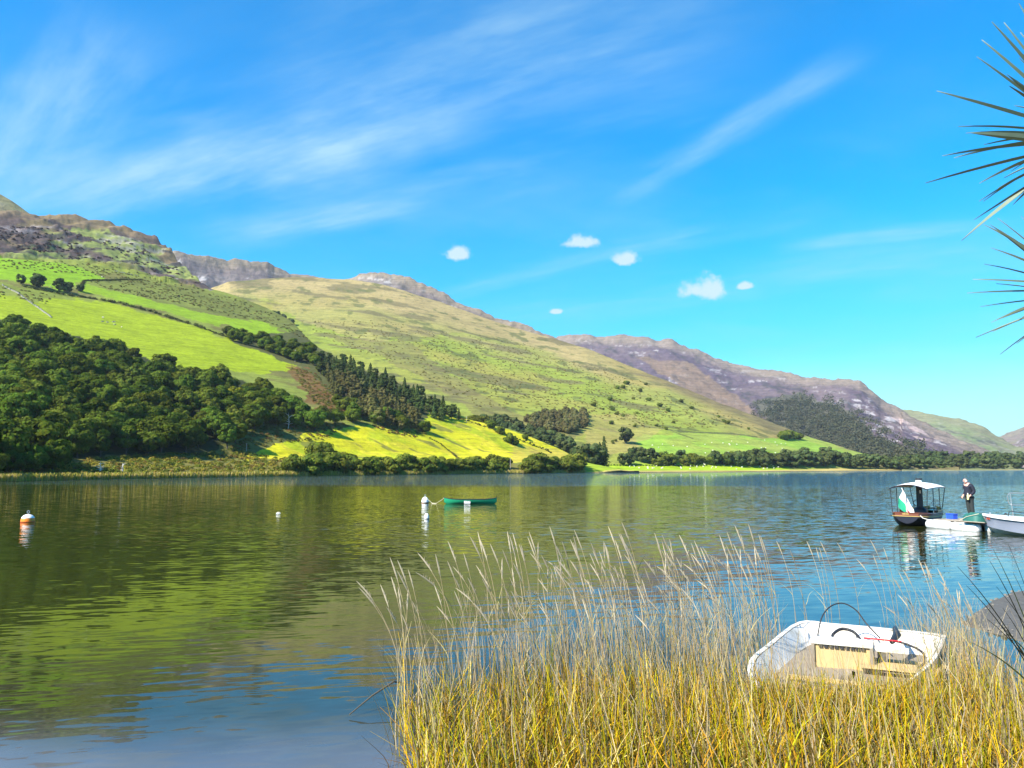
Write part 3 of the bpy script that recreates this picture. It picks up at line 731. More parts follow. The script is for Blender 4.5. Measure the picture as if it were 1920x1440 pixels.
put_trees(L1, 'oak_tree', OAKS, [(625, 755), (690, 775), (760, 800), (800, 812), (720, 812), (650, 792)], 12, 7.0,
          'dark broadleaf tree at the lower edge of the conifer plantation', 'tree', 'broadleaf trees below the conifers', (0.65, 0.95))
# --- lone trees in the high field
put_at(L1, 'oak_tree', FARO, [(39, 531, 17), (70, 537, 24), (111, 545, 23), (127, 548, 20), (150, 546, 13)], 'small round tree standing by the wall of the high field', 'tree', 'lone trees of the high field')
# --- lakeside bushes and trees
put_trees(L1, 'lakeside_bush', BUSH, [(535, 880), (640, 879), (760, 878), (900, 877), (945, 876), (945, 884), (760, 887), (540, 891)], 54, 4.2,
          'rounded green bush in the row along the far shore below the yellow field', 'bush', 'bush row on the far shore', (0.8, 1.6))
put_at(L1, 'birch_tree', BUSH, [(598, 860, 34), (610, 862, 28)], 'thin grey-green tree above the shore bushes', 'tree', 'thin trees above the shore bushes')
put_at(L1, 'field_bush', BUSH, [(955, 830, 20), (963, 833, 16), (920, 800, 15), (938, 812, 14), (905, 789, 16), (985, 822, 10), (890, 783, 18)], 'dark bush on the right-hand edge hedge of the yellow field'.replace('right-hand edge hedge', 'hedge line'), 'bush', 'bushes on the hedge line of the yellow field')
put_trees(L1, 'lakeside_bush', BUSH, [(985, 882), (1085, 874), (1090, 883), (985, 887)], 26, 4.0, 'grey-green bush on the far shore beside the tall conifer', 'bush', 'bushes beside the tall conifer', (1.0, 1.8))
put_at(L2, 'oak_tree', FARO, [(1088, 876, 42), (1105, 877, 48), (1118, 876, 44)], 'leafy tree in the clump around the tall lakeside conifer', 'tree', 'leafy trees around the tall lakeside conifer')
put_at(L2, 'conifer_tree', CONI, [(1133, 876, 60)], 'tall dark conifer rising from the clump at the meadow edge', 'tree')
put_at(L2, 'conifer_tree', CONI, [(1125, 875, 48)], 'shorter conifer hidden behind the tall lakeside one', 'tree')
put_at(L2, 'oak_tree', FARO, [(1173, 828, 32)], 'lone upright tree on the slope above the meadow', 'tree')
put_at(L2, 'oak_tree', FARO, [(1170, 868, 24), (1190, 858, 26), (1205, 862, 30), (1220, 864, 30), (1182, 866, 22)], 'big rounded tree at the back of the sheep meadow', 'tree', 'rounded trees behind the sheep meadow')
put_at(L2, 'oak_tree', FARO, [(1277, 862, 22), (1303, 862, 14)], 'small separate tree on the hedge behind the meadow', 'tree', 'small trees on the meadow hedge')
put_trees(L2, 'copse_tree', COPS, [(985, 790), (1030, 782), (1095, 776), (1100, 800), (1070, 815), (1000, 810)], 60, 7.0, 'olive-brown tree in the copse at the foot of the grassy hill', 'tree', 'olive trees of the hill-foot copse', (0.75, 1.0))
put_trees(L2, 'copse_tree', FARO, [(905, 790), (985, 808), (1070, 838), (1075, 850), (1000, 836), (900, 806)], 44, 6.5, 'dark tree in the hedge belt below the olive copse', 'tree', 'dark hedge-belt trees below the copse', (0.6, 0.9))
put_trees(L2, 'meadow_bush', BUSH, [(1230, 863), (1400, 866), (1500, 866), (1500, 872), (1400, 872), (1230, 868)], 46, 6.0, 'low bush in the hedge at the back of the meadow', 'bush', 'low hedge bushes behind the meadow', (1.2, 2.0))
put_trees(L2, 'valley_tree', FARO, [(1340, 868), (1420, 867), (1520, 868), (1660, 872), (1700, 876), (1700, 880), (1500, 879), (1340, 873)], 75, 8.0, 'rounded tree in the valley-floor row beyond the lake', 'tree', 'valley-floor trees beyond the lake', (0.8, 1.25))
put_trees(L3, 'valley_tree', FARO, [(1640, 868), (1920, 862), (1990, 866), (1990, 880), (1640, 880)], 150, 10.0, 'blue-green tree in the wood at the head of the lake', 'tree', 'trees of the wood at the head of the lake', (0.9, 1.4))
put_at(L2, 'slope_shrub', BUSH, [(1470, 822, 16), (1480, 822, 18), (1490, 822, 14), (1498, 823, 12)], 'dark bush on the shoulder beside the purple mountain', 'bush', 'bushes on the grassy shoulder')
sp_ = [(float(RNG.uniform(1100, 1420)), float(RNG.uniform(690, 850)), float(RNG.uniform(4, 8))) for k in range(80)]
sp_ = [p for p in sp_ if p[1] > L2.top(p[0]) + 25 and not (1190 < p[0] and p[1] > 805)][:34]
put_at(L2, 'gorse_bush', BUSH, sp_, 'tiny dark shrub dotted on the open grassy hillside', 'bush', 'shrubs dotted over the grassy hill')
put_at(L2, 'gully_bush', FARO, [(520, 596, 13), (532, 603, 15), (545, 610, 14), (512, 592, 10)], 'dark shrub in the gully between the two grassy slopes', 'bush', 'gully shrubs between the slopes')

# --- dead bleached trees
def dead_tree(x, y, hpx, label, seed):
    r = np.random.default_rng(seed); X, Y, Z = [float(v) for v in L1.at(x, y)]
    h = hpx / FPX * math.hypot(X, Y); mb = MB()
    mb.tube([(0, 0, -.4), (0.05 * h, 0, h * .4), (0, 0, h)], [.2, .14, .03], 6)
    for k in range(9):
        z = h * r.uniform(.25, .85); a = r.uniform(0, 6.28); L = h * r.uniform(.25, .5)
        e = (math.cos(a) * L, math.sin(a) * L, z + L * r.uniform(-.1, .8)); md = (e[0] * .5, e[1] * .5, (z + e[2]) / 2 + .1 * L)
        mb.tube([(0.03 * h, 0, z), md, e], [.09, .06, .02], 5)
    o = mb.build('dead_tree', M['deadwood'], loc=(X, Y, Z), smooth=True); tag(o, label, 'tree'); return o
dead_tree(540, 806, 30, 'bleached dead tree with forked branches at the edge of the wood', 3)
dead_tree(187, 888, 20, 'pale dead trunk with two forks in the shore scrub', 8)
dead_tree(229, 886, 15, 'short pale dead branch fork in the shore scrub', 9)

# --- scrub, hedges, reed fringe on the far side
def clumps(name, C0, rad, nl, leaf, cols, mat, label, cat, kind=None, rng=RNG, flat=0.8):
    C0 = np.asarray(C0); n = len(C0); k = np.repeat(np.arange(n), nl)
    v = rng.normal(size=(n * nl, 3)); v[:, 2] = np.abs(v[:, 2]); v /= np.linalg.norm(v, axis=1, keepdims=True)
    P = C0[k] + v * np.asarray(rad)[k][:, None] * rng.uniform(.6, 1.05, (n * nl, 1)) * np.array([1, 1, flat])
    V, F = quads_from(P, v + rng.normal(size=v.shape) * .3, leaf * rng.uniform(.6, 1.3, n * nl), rng)
    cc = np.asarray(cols)[rng.integers(len(cols), size=n)][k] * rng.uniform(.7, 1.3, (n * nl, 1))
    o = mobj(name, raw_mesh(name, V, F, cols=np.repeat(cc, 4, 0)), mat)
    tag(o, label, cat, None, kind); return o
def scatter(hill, poly, n, rng=RNG):
    xs = [p[0] for p in poly]; ys = [p[1] for p in poly]
    c = np.stack([rng.uniform(min(xs), max(xs), n * 6), rng.uniform(min(ys), max(ys), n * 6)], 1)
    c = c[inpoly(c[:, 0], c[:, 1], poly)][:n]
    return np.stack(hill.at(c[:, 0], c[:, 1]), 1)
S1 = scatter(L1, [(-60, 884), (110, 872), (240, 858), (440, 846), (560, 866), (640, 872), (640, 887), (300, 893), (-60, 899)], 900)
clumps('shore_scrub', S1, RNG.uniform(.5, 1.5, len(S1)), 40, .17, [(.17, .17, .025), (.12, .15, .02), (.24, .20, .03), (.17, .12, .03), (.09, .12, .02), (.20, .20, .03)], M['scrub'], 'olive and russet bracken scrub above the far shore', 'scrub', 'stuff')
S2 = np.concatenate([scatter(L1, [(425, 850), (475, 792), (560, 800), (640, 795), (655, 802), (600, 828), (530, 830)], 260), scatter(L1, [(690, 800), (800, 812), (790, 822), (730, 815)], 90),
                     scatter(L1, [(540, 690), (590, 700), (640, 750), (660, 790), (600, 770)], 300)])
clumps('bracken', S2, RNG.uniform(.4, 1.3, len(S2)), 36, .17, [(.15, .13, .03), (.12, .13, .025), (.2, .12, .035), (.1, .12, .02)], M['scrub'], 'brown and olive bracken patch beside the yellow field', 'bracken', 'stuff')
def along(hill, pts, step=2.0):
    out = []
    for (x1, y1), (x2, y2) in zip(pts[:-1], pts[1:]):
        A = np.array(hill.at(x1, y1)); B = np.array(hill.at(x2, y2)); n = max(2, int(np.linalg.norm(B - A) / step))
        for i in range(n):
            s_ = i / n; out.append(hill.at(x1 + (x2 - x1) * s_, y1 + (y2 - y1) * s_))
    return np.array(out, float)
DK = [(.06, .07, .02), (.08, .085, .025), (.05, .06, .02)]
h1 = along(L1, [(45, 536), (110, 549), (170, 558), (230, 570), (300, 591), (360, 610), (430, 634)], 1.3); h1[:, :2] += RNG.normal(size=(len(h1), 2)) * 1.0
clumps('hedge', h1, RNG.uniform(1.0, 2.2, len(h1)), 40, .26, DK, M['scrub'], 'long dark hedge running down between the bright high fields', 'hedge')
h2 = along(L1, [(150, 545), (157, 527), (200, 524), (240, 522), (268, 524)], 1.2)
clumps('hedge', h2, RNG.uniform(.8, 1.5, len(h2)), 36, .25, DK, M['scrub'], 'short dark bent hedge around the rough enclosure', 'hedge')
h3 = along(L1, [(800, 764), (860, 782), (930, 806), (990, 830), (1040, 852)], 1.5); h3[:, :2] += RNG.normal(size=(len(h3), 2)) * .8
clumps('hedge', h3, RNG.uniform(.6, 1.4, len(h3)), 30, .24, DK, M['scrub'], 'thin dark hedge along the upper edge of the yellow field', 'hedge')
h4 = along(L1, [(806, 822), (826, 832), (848, 850), (862, 862)], 1.2)
clumps('hedge', h4, RNG.uniform(.4, .9, len(h4)), 26, .2, [(.14, .11, .03), (.09, .1, .02)], M['scrub'], 'brown gappy hedge crossing the yellow field', 'hedge')
h5 = along(L2, [(1130, 868), (1250, 869), (1330, 872)], 2.5)
clumps('hedge', h5, RNG.uniform(.5, 1.0, len(h5)), 16, .4, DK, M['scrub'], 'low dark hedge strip across the sheep meadow', 'hedge')
# wood on the purple mountain: one mass
S3 = np.concatenate([scatter(L3, [(1430, 775), (1460, 760), (1520, 755), (1580, 772), (1620, 810), (1700, 855), (1700, 872), (1560, 870), (1500, 845), (1460, 810)], 900), scatter(L3, [(1400, 770), (1440, 745), (1530, 738), (1620, 775), (1680, 825), (1780, 862), (1720, 876), (1540, 872), (1440, 815)], 420)])
S3[:, 2] += 3
clumps('mountain_wood', S3, RNG.uniform(5, 9.5, len(S3)), 40, .95, [(.062, .075, .042), (.075, .085, .046), (.085, .088, .05)], M['scrub'], 'dark blue-green wood covering the lower slope of the purple mountain', 'wood', 'stuff', flat=1.4)
S6 = np.concatenate([scatter(L1, [(165, 528), (270, 523), (340, 538), (450, 560), (555, 608), (590, 645), (500, 605), (430, 592), (330, 569), (200, 540)], 420), scatter(L1, [(-60, 500), (60, 482), (170, 490), (300, 522), (395, 545), (330, 545), (200, 520)], 260), scatter(L1, [(-60, 530), (110, 552), (90, 572), (-60, 552)], 70)])
clumps('hill_tussocks', S6, RNG.uniform(.35, 1.3, len(S6)), 16, .34, [(.13, .13, .035), (.15, .125, .04), (.10, .11, .03), (.18, .155, .05)], M['scrub'], 'olive tussocks and bracken on the rough ground below the crag', 'tussocks', 'stuff', flat=.5)
S7 = scatter(L1, [(-60, 430), (40, 425), (150, 440), (260, 462), (320, 490), (385, 535), (300, 515), (200, 490), (60, 470), (-60, 465)], 260)
clumps('crag_heather', S7, RNG.uniform(.8, 2.6, len(S7)), 18, .5, [(.07, .05, .045), (.05, .045, .035), (.10, .07, .055)], M['scrub'], 'dark heather clinging to the ledges of the crag', 'heather', 'stuff', flat=.5)
# heather / rock tufts on the crag
S5 = scatter(L2, [(620, 640), (760, 640), (900, 720), (1080, 780), (1250, 790), (1330, 800), (1180, 700), (900, 640)], 700)
S5 = np.concatenate([S5, scatter(L2, [(560, 600), (700, 600), (960, 640), (1150, 700), (1330, 765), (1440, 806), (1300, 800), (1190, 800), (1090, 770), (900, 770), (760, 690), (620, 640)], 1300)])
clumps('hill_tussocks', S5, RNG.uniform(.4, 1.5, len(S5)), 16, .45, [(.14, .15, .03), (.16, .15, .04), (.18, .16, .05), (.12, .13, .03), (.20, .17, .05)], M['scrub'], 'dark tussocks and gorse scattered over the grassy hill', 'tussocks', 'stuff', flat=.6)

# reed fringe along the far shore
xx = RNG.uniform(-150, 1100, 9000); yy_ = shore_y(xx) - RNG.uniform(0.3, 3.2, 9000)
X, Y, Z = L1.at(xx, yy_); n = len(X)
h = RNG.uniform(.7, 1.5, n); w = RNG.uniform(.05, .16, n); a = RNG.uniform(0, 3.14, n)
B = np.stack([X, Y, Z - .1], 1); dv = np.stack([np.cos(a) * w, np.sin(a) * w, 0 * w], 1); top = B + np.stack([RNG.normal(size=n) * .15, RNG.normal(size=n) * .15, h], 1)
V = np.stack([B - dv, B + dv, top + dv * .4, top - dv * .4], 1).reshape(-1, 3)
cc = np.array([(.50, .40, .10), (.42, .36, .06), (.33, .33, .05), (.55, .42, .16)])[RNG.integers(4, size=n)] * RNG.uniform(.7, 1.15, (n, 1))
tag(mobj('reed_fringe', raw_mesh('reed_fringe', V, np.arange(4 * n).reshape(n, 4), cols=np.repeat(cc, 4, 0)), M['straw']), 'pale yellow reed fringe along the far shoreline', 'reeds', None, 'stuff')

# --- stone walls on the high field
M['stone'] = paint('field_stone', (0.24, 0.23, 0.19), 0.95, var=0.35, scale=1.2, bump=.5)
def wall(pts, label, h=1.0):
    P = along(L1, pts, 1.2); mb = MB(); r = random.Random(7)
    for i in range(len(P) - 1):
        c = (P[i] + P[i + 1]) / 2; d = P[i + 1] - P[i]; L = float(np.linalg.norm(d[:2]))
        if r.random() < .06: continue
        rot = Matrix.Rotation(math.atan2(d[1], d[0]) + r.uniform(-.1, .1), 3, 'Z')
        hh = h * r.uniform(.7, 1.15)
        mb.box((c[0], c[1], c[2] + hh / 2 - .3), (L * 1.02, .55 * r.uniform(.85, 1.2), hh + .3), rot, .75)
    return tag(mb.build('stone_wall', M['stone']), label, 'wall')
wall([(4, 534), (30, 549), (55, 567), (80, 583), (98, 596)], 'pale dry-stone wall running downhill across the bright field')
wall([(215, 508), (235, 512), (262, 517)], 'short grey wall remnant under the crag', .8)
rk = MB(); rr = random.Random(4)
for k in range(7):
    X, Y, Z = [float(v) for v in L1.at(186 + rr.uniform(0, 32), 601 + rr.uniform(0, 7) + k * .3)]
    rk.box((X, Y, Z + .1), (rr.uniform(.6, 1.6), rr.uniform(.6, 1.4), rr.uniform(.4, .7)), Matrix.Rotation(rr.uniform(0, 3), 3, 'Z'), .6)
tag(rk.build('rock_outcrop', M['stone']), 'low grey rock outcrop in the bright green field', 'rocks')

# --- telegraph poles
M['pole'] = paint('weathered_pole', (.35, .31, .26), .9)
for (x, y, hp, lab) in [(553, 680, 22, 'thin wooden pole at the end of the bright field'), (462, 846, 14, 'short pole at the foot of the wood'), (957, 880, 22, 'thin pole on the far shore below the yellow field'), (875, 792, 12, 'small pole on the field hedge above the yellow slope')]:
    X, Y, Z = [float(v) for v in L1.at(x, y)]; hh = hp / FPX * math.hypot(X, Y)
    o = empty('wooden_pole', (X, Y, Z)); tag(o, lab, 'pole')
    MB().tube([(0, 0, -.5), (0, 0, hh)], [.16, .11], 7).build('shaft', M['pole'], o); MB().box((0, 0, hh * .92), (.9, .1, .1)).build('crossarm', M['pole'], o)

# --- sheep
M['wool'] = paint('wool', (.75, .71, .62), .95); M['sheepface'] = paint('sheep_face', (.55, .5, .45), .9)
def sheep_mesh():
    mb = MB()
    mb.tube([(-.55, 0, .6), (-.45, 0, .62), (-.1, 0, .62), (.3, 0, .64), (.48, 0, .66)], [.12, .27, .32, .29, .14], 10)
    b = mb.build('wool_body', M['wool'], smooth=True).data
    hd = MB().tube([(.44, 0, .72), (.6, 0, .74), (.82, 0, .6)], [.12, .12, .06], 8); hd.box((.6, .13, .78), (.06, .14, .04)); hd.box((.6, -.13, .78), (.06, .14, .04))
    lg = MB().tube([(0, 0, 0), (0, 0, .45)], [.035, .06], 6)
    return b, hd.build('head', M['sheepface']).data, lg.build('leg', M['sheepface']).data
_b4 = set(bpy.data.objects.keys())
SB, SH, SL = sheep_mesh()
for k in list(bpy.data.objects.keys()):
    if k not in _b4: bpy.data.objects.remove(bpy.data.objects[k])
def sheep(hill, spots, label, group):
    for x, y in spots:
        X, Y, Z = [float(v) for v in hill.at(x, y)]
        o = empty('sheep', (X, Y, Z + .02), RNG.uniform(0, 6.28)); tag(o, label, 'sheep', group)
        mobj('wool_body', SB, None, o); mobj('head', SH, None, o)
        for p_ in ((-.35, .14), (-.35, -.14), (.3, .14), (.3, -.14)): mobj('leg', SL, None, o, (p_[0], p_[1], 0))
r_ = random.Random(21)
sheep(L2, [(r_.uniform(1180, 1460), r_.uniform(868, 880)) for k in range(46)], 'white sheep grazing on the flat lakeside meadow', 'sheep on the lakeside meadow')
sheep(L2, [(r_.uniform(1215, 1500), r_.uniform(826, 858)) for k in range(36)], 'white sheep grazing on the sloping green pasture above the meadow', 'sheep on the sloping pasture')
sheep(L1, [(191, 519), (95, 538), (228, 613), (128, 541), (193, 597)], 'white sheep in the bright high field', 'sheep in the high fields')

# ------------------------------------------------------------------ near bank
def bank_z(X, Y):
    edge = 7.6 + 0.10 * X + 0.35 * np.sin(X * 0.8) - 2.6 * sstep(-X, 0.6, 2.2) - 2.0 * sstep(-X, 3, 14)
    d = edge - Y
    return np.clip(0.10 * d, -0.45, 1.05) + 0.05 * (fbm(X * 1.3, Y * 1.3, 3, 5) - .5) + np.maximum(d - 12, 0) * 0.02
gx = np.concatenate([np.linspace(-300, -12, 20), np.linspace(-11, 14, 110), np.linspace(15, 400, 25)])
gy = np.concatenate([np.linspace(-400, -6, 20), np.linspace(-5, 13, 90)])
GX, GY = np.meshgrid(gx, gy); GZ = bank_z(GX, GY)
idx = np.arange(GX.size).reshape(GX.shape)
M['mud'] = paint('bank_mud', (.13, .10, .06), .9, var=.35, scale=3, bump=.6)
tag(mobj('ground', raw_mesh('ground', np.stack([GX, GY, GZ], -1), np.stack([idx[:-1, :-1], idx[:-1, 1:], idx[1:, 1:], idx[1:, :-1]], -1).reshape(-1, 4), smooth=True), M['mud']), kind='structure')
# gravel spit on the right
M['gravel'] = paint('spit_gravel', (.095, .09, .08), .95, var=.5, scale=14, bump=1.0, dirt=((.05, .048, .045), .7))
out = [at_z(*p) for p in [(1806, 1168), (1830, 1150), (1862, 1128), (1900, 1112), (1990, 1100), (2300, 1085), (2500, 1240), (2100, 1225), (1960, 1212), (1900, 1197), (1850, 1184)]]
cen = sum(out, Vector()) / len(out); rows = []
for s_, z in ((1.06, -.15), (1.0, 0.015), (.95, .05), (.8, .08), (.5, .10), (.02, .11)):
    row = []
    for i, p in enumerate(out):
        for k in range(4):
            a = out[i].lerp(out[(i + 1) % len(out)], k / 4); w_ = cen.lerp(a, s_)
            j = (float(fbm(w_.x * 3, w_.y * 3, 3, 6)) - .5)
            row.append((w_.x + j * .3, w_.y + j * .3, z + j * .10))
    rows.append(row)
tag(MB().loft(rows, True).build('gravel_spit', M['gravel'], smooth=True), kind='structure')
pb = MB(); r = random.Random(9)
for k in range(90):
    a = r.random() * len(out); i = int(a); e = out[i].lerp(out[(i + 1) % len(out)], a - i); s_ = r.uniform(.86, 1.0); p = cen.lerp(e, s_); d_ = r.uniform(.015, .045)
    pb.box((p.x, p.y, .045 + (1 - s_) * .2), (d_ * 1.4, d_, d_ * .8), Matrix.Rotation(r.uniform(0, 3), 3, 'Z'), .7)
tag(pb.build('spit_pebbles', paint('pebble', (.17, .155, .13), .9, var=.5, scale=8)), 'small pale pebbles along the edge of the gravel spit', 'pebbles', None, 'stuff')

# ------------------------------------------------------------------ reeds
def ribbons(B, Hh, lean, width, segs, rng, curve=1.6, flat_a=None, cols=None, tipw=.25, coltip=None):
    n = len(B); a = rng.uniform(0, np.pi, n) if flat_a is None else flat_a
    dv = np.stack([np.cos(a), np.sin(a), np.zeros(n)], 1) * (np.asarray(width) / 2).reshape(-1, 1)
    V = []; C = []
    wob = rng.normal(size=(n, 2)) * .03
    for s_ in range(segs + 1):
        t_ = s_ / segs
        c = B.copy(); c[:, 2] += Hh * (t_ - 0.10 * t_ ** 3 * np.linalg.norm(lean, axis=1) / np.maximum(Hh, .1))
        c[:, :2] += lean * (t_ ** curve) + wob * math.sin(t_ * 6.0) * Hh[:, None]
        w = 1 - (1 - tipw) * t_
        V += [c - dv * w, c + dv * w]
        cc = cols if coltip is None else cols + (coltip - cols) * t_
        C += [cc, cc]
    V = np.stack(V, 1); C = np.stack(C, 1); k = 2 * (segs + 1)
    base = (np.arange(n) * k)[:, None, None]
    q_ = np.array([(2 * i, 2 * i + 1, 2 * i + 3, 2 * i + 2) for i in range(segs)])[None]
    return V.reshape(-1, 3), (base + q_).reshape(-1, 4), C.reshape(-1, 3)
def sample_px(poly, n, rng, z=0.0, power=1.0):
    """uniform over the ground area behind these positions"""
    P = [at_z(*p) for p in poly]; pl = [(p.x, p.y) for p in P]
    xs = [p[0] for p in pl]; ys = [p[1] for p in pl]
    out = np.zeros((0, 2))
    while len(out) < n:
        c = np.stack([rng.uniform(min(xs), max(xs), n * 4), rng.uniform(min(ys), max(ys), n * 4)], 1)
        out = np.vstack([out, c[inpoly(c[:, 0], c[:, 1], pl)]])
    out = out[:n]
    return np.column_stack([out, np.maximum(bank_z(out[:, 0], out[:, 1]), -.25) - .02])
rr_ = np.random.default_rng(77)
DENSE = [(790, 1620), (772, 1440), (760, 1350), (800, 1300), (1000, 1282), (1200, 1276), (1380, 1300), (1440, 1345), (1560, 1372), (1700, 1350), (1770, 1292), (1850, 1290), (2050, 1300), (2300, 1420), (2300, 1620)]
BACK = [(745, 1350), (752, 1300), (840, 1240), (1000, 1200), (1150, 1182), (1300, 1176), (1440, 1182), (1470, 1230), (1400, 1300), (1200, 1276), (1000, 1282), (800, 1300)]
RIGHT = [(1690, 1215), (1770, 1200), (1850, 1230), (1900, 1300), (1800, 1310), (1760, 1260)]
PAL = np.array([(.62, .43, .012), (.50, .39, .010), (.64, .39, .018), (.36, .34, .012), (.52, .26, .02), (.60, .48, .16), (.28, .29, .012), (.40, .24, .03), (.17, .11, .03), (.12, .085, .03)])
def reed_layer(name, parts, label, cat):
    V = []; F = []; C = []; b = 0
    for v, f, c in parts: V.append(v); F.append(f + b); C.append(c); b += len(v)
    o = mobj(name, raw_mesh(name, np.vstack(V), np.vstack(F), cols=np.vstack(C)), M['reedleaf']); tag(o, label, cat, None, 'stuff'); return o
def mk(poly, n, h0, h1, lean_s, wid, segs, pal, curve=1.8, lx=-.10, tip=None, bend=0.0):
    B = sample_px(poly, n, rr_); Hh = rr_.uniform(h0, h1, n)
    lean = rr_.normal(size=(n, 2)) * lean_s * Hh[:, None]; lean[:, 0] += lx * Hh
    c = pal[rr_.integers(len(pal), size=n)] * rr_.uniform(.5, 1.12, (n, 1))
    ct = None if tip is None else c * .4 + np.array(tip) * .6
    return ribbons(B, Hh, lean, rr_.uniform(.7, 1.3, n) * wid, segs, rr_, curve, None, c, coltip=ct)
STRAW = np.array([(.50, .40, .24), (.44, .34, .20), (.56, .46, .30), (.40, .27, .15), (.42, .37, .16)])
reed_layer('reed_bed', [mk(DENSE, 5600, .22, .62, .30, .014, 5, np.vstack([PAL, PAL * .8, STRAW[:2] * .8]), 1.5, -.03), mk(DENSE, 2600, .2, .5, .75, .015, 5, PAL, 1.1, 0), mk(DENSE, 1500, .08, .25, 1.2, .014, 4, PAL * .6, 1.0, 0), mk([(1425, 1335), (1500, 1358), (1600, 1362), (1700, 1345), (1775, 1300), (1790, 1400), (1420, 1420)], 2200, .34, .58, .25, .013, 5, PAL, 1.5, -.03), mk(DENSE, 700, .45, .9, .16, .010, 5, np.vstack([PAL, STRAW]), 1.6, -.04), mk(BACK, 230, .4, .9, .16, .010, 5, np.vstack([PAL, STRAW]), 1.6, -.04), mk(DENSE, 900, .6, 1.0, .12, .009, 5, np.vstack([PAL, STRAW]), 2.0, -.05)],
           'dense yellow-green reed leaves filling the near bank', 'reeds')
reed_layer('reed_bed', [mk(BACK, 700, .7, 1.3, .14, .0065, 5, STRAW, 2.2, -.06), mk(BACK, 330, .3, .7, .25, .009, 4, np.vstack([PAL[:3], STRAW]), 1.4, 0), mk(RIGHT, 420, .6, 1.2, .15, .007, 5, STRAW, 2.0, -.05), mk(RIGHT, 160, .3, .8, .3, .009, 4, PAL, 1.5, 0),
                        mk([(728, 1450), (742, 1350), (752, 1305), (775, 1300), (780, 1450)], 60, .3, 1.1, .25, .009, 5, np.vstack([PAL[:3], STRAW]), 1.6, -.12), mk([(1415, 1330), (1500, 1360), (1600, 1365), (1700, 1348), (1765, 1305), (1780, 1380), (1420, 1400)], 190, .55, 1.05, .14, .0065, 5, STRAW, 2.0, -.05), mk(DENSE, 420, .8, 1.2, .08, .006, 5, STRAW, 2.4, -.08)],
           'pale dry reed stems standing in the shallow water', 'reeds')

def stalk_proto(seed):
    r = np.random.default_rng(seed); H_ = r.uniform(1.25, 1.62); lx = -abs(r.normal(.14, .14)) + .03; ly = r.normal() * .08
    def pos(t_): return (lx * t_ ** 2.6 * H_, ly * t_ ** 2 * H_, H_ * (t_ - .06 * t_ ** 4 * abs(lx) * 3))
    mb = MB(); ts = np.linspace(0, .9, 8); mb.tube([pos(v) for v in ts], [.0044 - .0017 * v for v in ts], 4)
    o = mb.build('stem', M['straw']); st = o.data; bpy.data.objects.remove(o)
    mh = MB(); ts = np.linspace(.87, 1.03, 7); mh.tube([pos(v) for v in ts], [.003, .006, .0082, .0078, .0068, .005, .0012], 6)
    for k in range(10):
        t_ = r.uniform(.87, .97); p_ = Vector(pos(t_)); e = p_ + Vector((r.normal() * .007 - .006, r.normal() * .009, .04)); mh.tube([p_, e], [.003, .001], 4)
    o = mh.build('seed_head', M['head']); hd = o.data; bpy.data.objects.remove(o)
    B = np.array([pos(r.uniform(.3, .65))]); le = np.array([(r.normal() * .17, r.normal() * .1)])
    v, f, c = ribbons(B, np.array([.28]), le, np.array([.011]), 5, r, 1.3, None, np.array([(.48, .40, .18)]))
    lf = raw_mesh('leaf', v, f, cols=c)
    for me_, cc in ((st, (.46, .36, .21)), (hd, (.52, .44, .31))):
        ca = me_.color_attributes.new('Col', 'FLOAT_COLOR', 'POINT'); k = r.uniform(.8, 1.15)
        ca.data.foreach_set('color', np.tile(np.array([cc[0] * k, cc[1] * k, cc[2] * k, 1], np.float32), len(me_.vertices)))
    return st, hd, lf, H_
PROT = [stalk_proto(100 + k) for k in range(16)]
for me_ in [p[2] for p in PROT]: me_.materials.append(M['straw'])
def stalks(poly, n, label, group, sc=(.9, 1.12)):
    B = sample_px(poly, n, rr_)
    for i in range(n):
        st, hd, lf, H_ = PROT[rr_.integers(len(PROT))]; s_ = rr_.uniform(*sc)
        o = empty('reed_stalk', (B[i, 0], B[i, 1], B[i, 2]), rr_.normal() * .35); o.scale = (s_, s_, s_)
        mobj('stem', st, None, o); mobj('seed_head', hd, None, o); mobj('leaf', lf, None, o)
        tag(o, label, 'reed', group)
stalks([(748, 1370), (772, 1290), (800, 1270), (800, 1320), (775, 1400)], 9, 'tall dry reed with a seed head leaning out at the open-water edge of the bed', 'reeds at the open-water edge')
stalks(BACK, 165, 'tall dry reed with a pale seed head standing in the shallows beside the dinghy', 'tall seeding reeds in the shallows', (.9, 1.24))
stalks(RIGHT, 26, 'tall bleached reed with a ragged head between the dinghy and the gravel spit', 'bleached reeds by the gravel spit', (.75, 1.05))
stalks([(1480, 1190), (1600, 1172), (1700, 1180), (1700, 1165), (1560, 1155), (1470, 1165)], 12, 'single tall reed standing behind the sunk dinghy', 'single reeds behind the dinghy', (.85, 1.1))
stalks([(830, 1330), (1100, 1300), (1400, 1320), (1400, 1400), (1000, 1420), (830, 1400)], 40, 'dry reed with a seed head rising from the dense yellow leaves', 'seeding reeds among the yellow leaves', (.75, .95))
# one fallen stalk lying out over the water
a_, b_ = at_z(655, 1340, .03), at_z(738, 1278, .22)
fo = MB().tube([a_, a_.lerp(b_, .5) + Vector((0, 0, .02)), b_, b_ + (b_ - a_) * .25 + Vector((0, 0, -.1))], [.006, .009, .011, .011], 6).build('fallen_reed', paint('dark_stem', (.10, .085, .06), .8))
tag(fo, 'dark fallen reed stem slanting out over open water', 'reed')

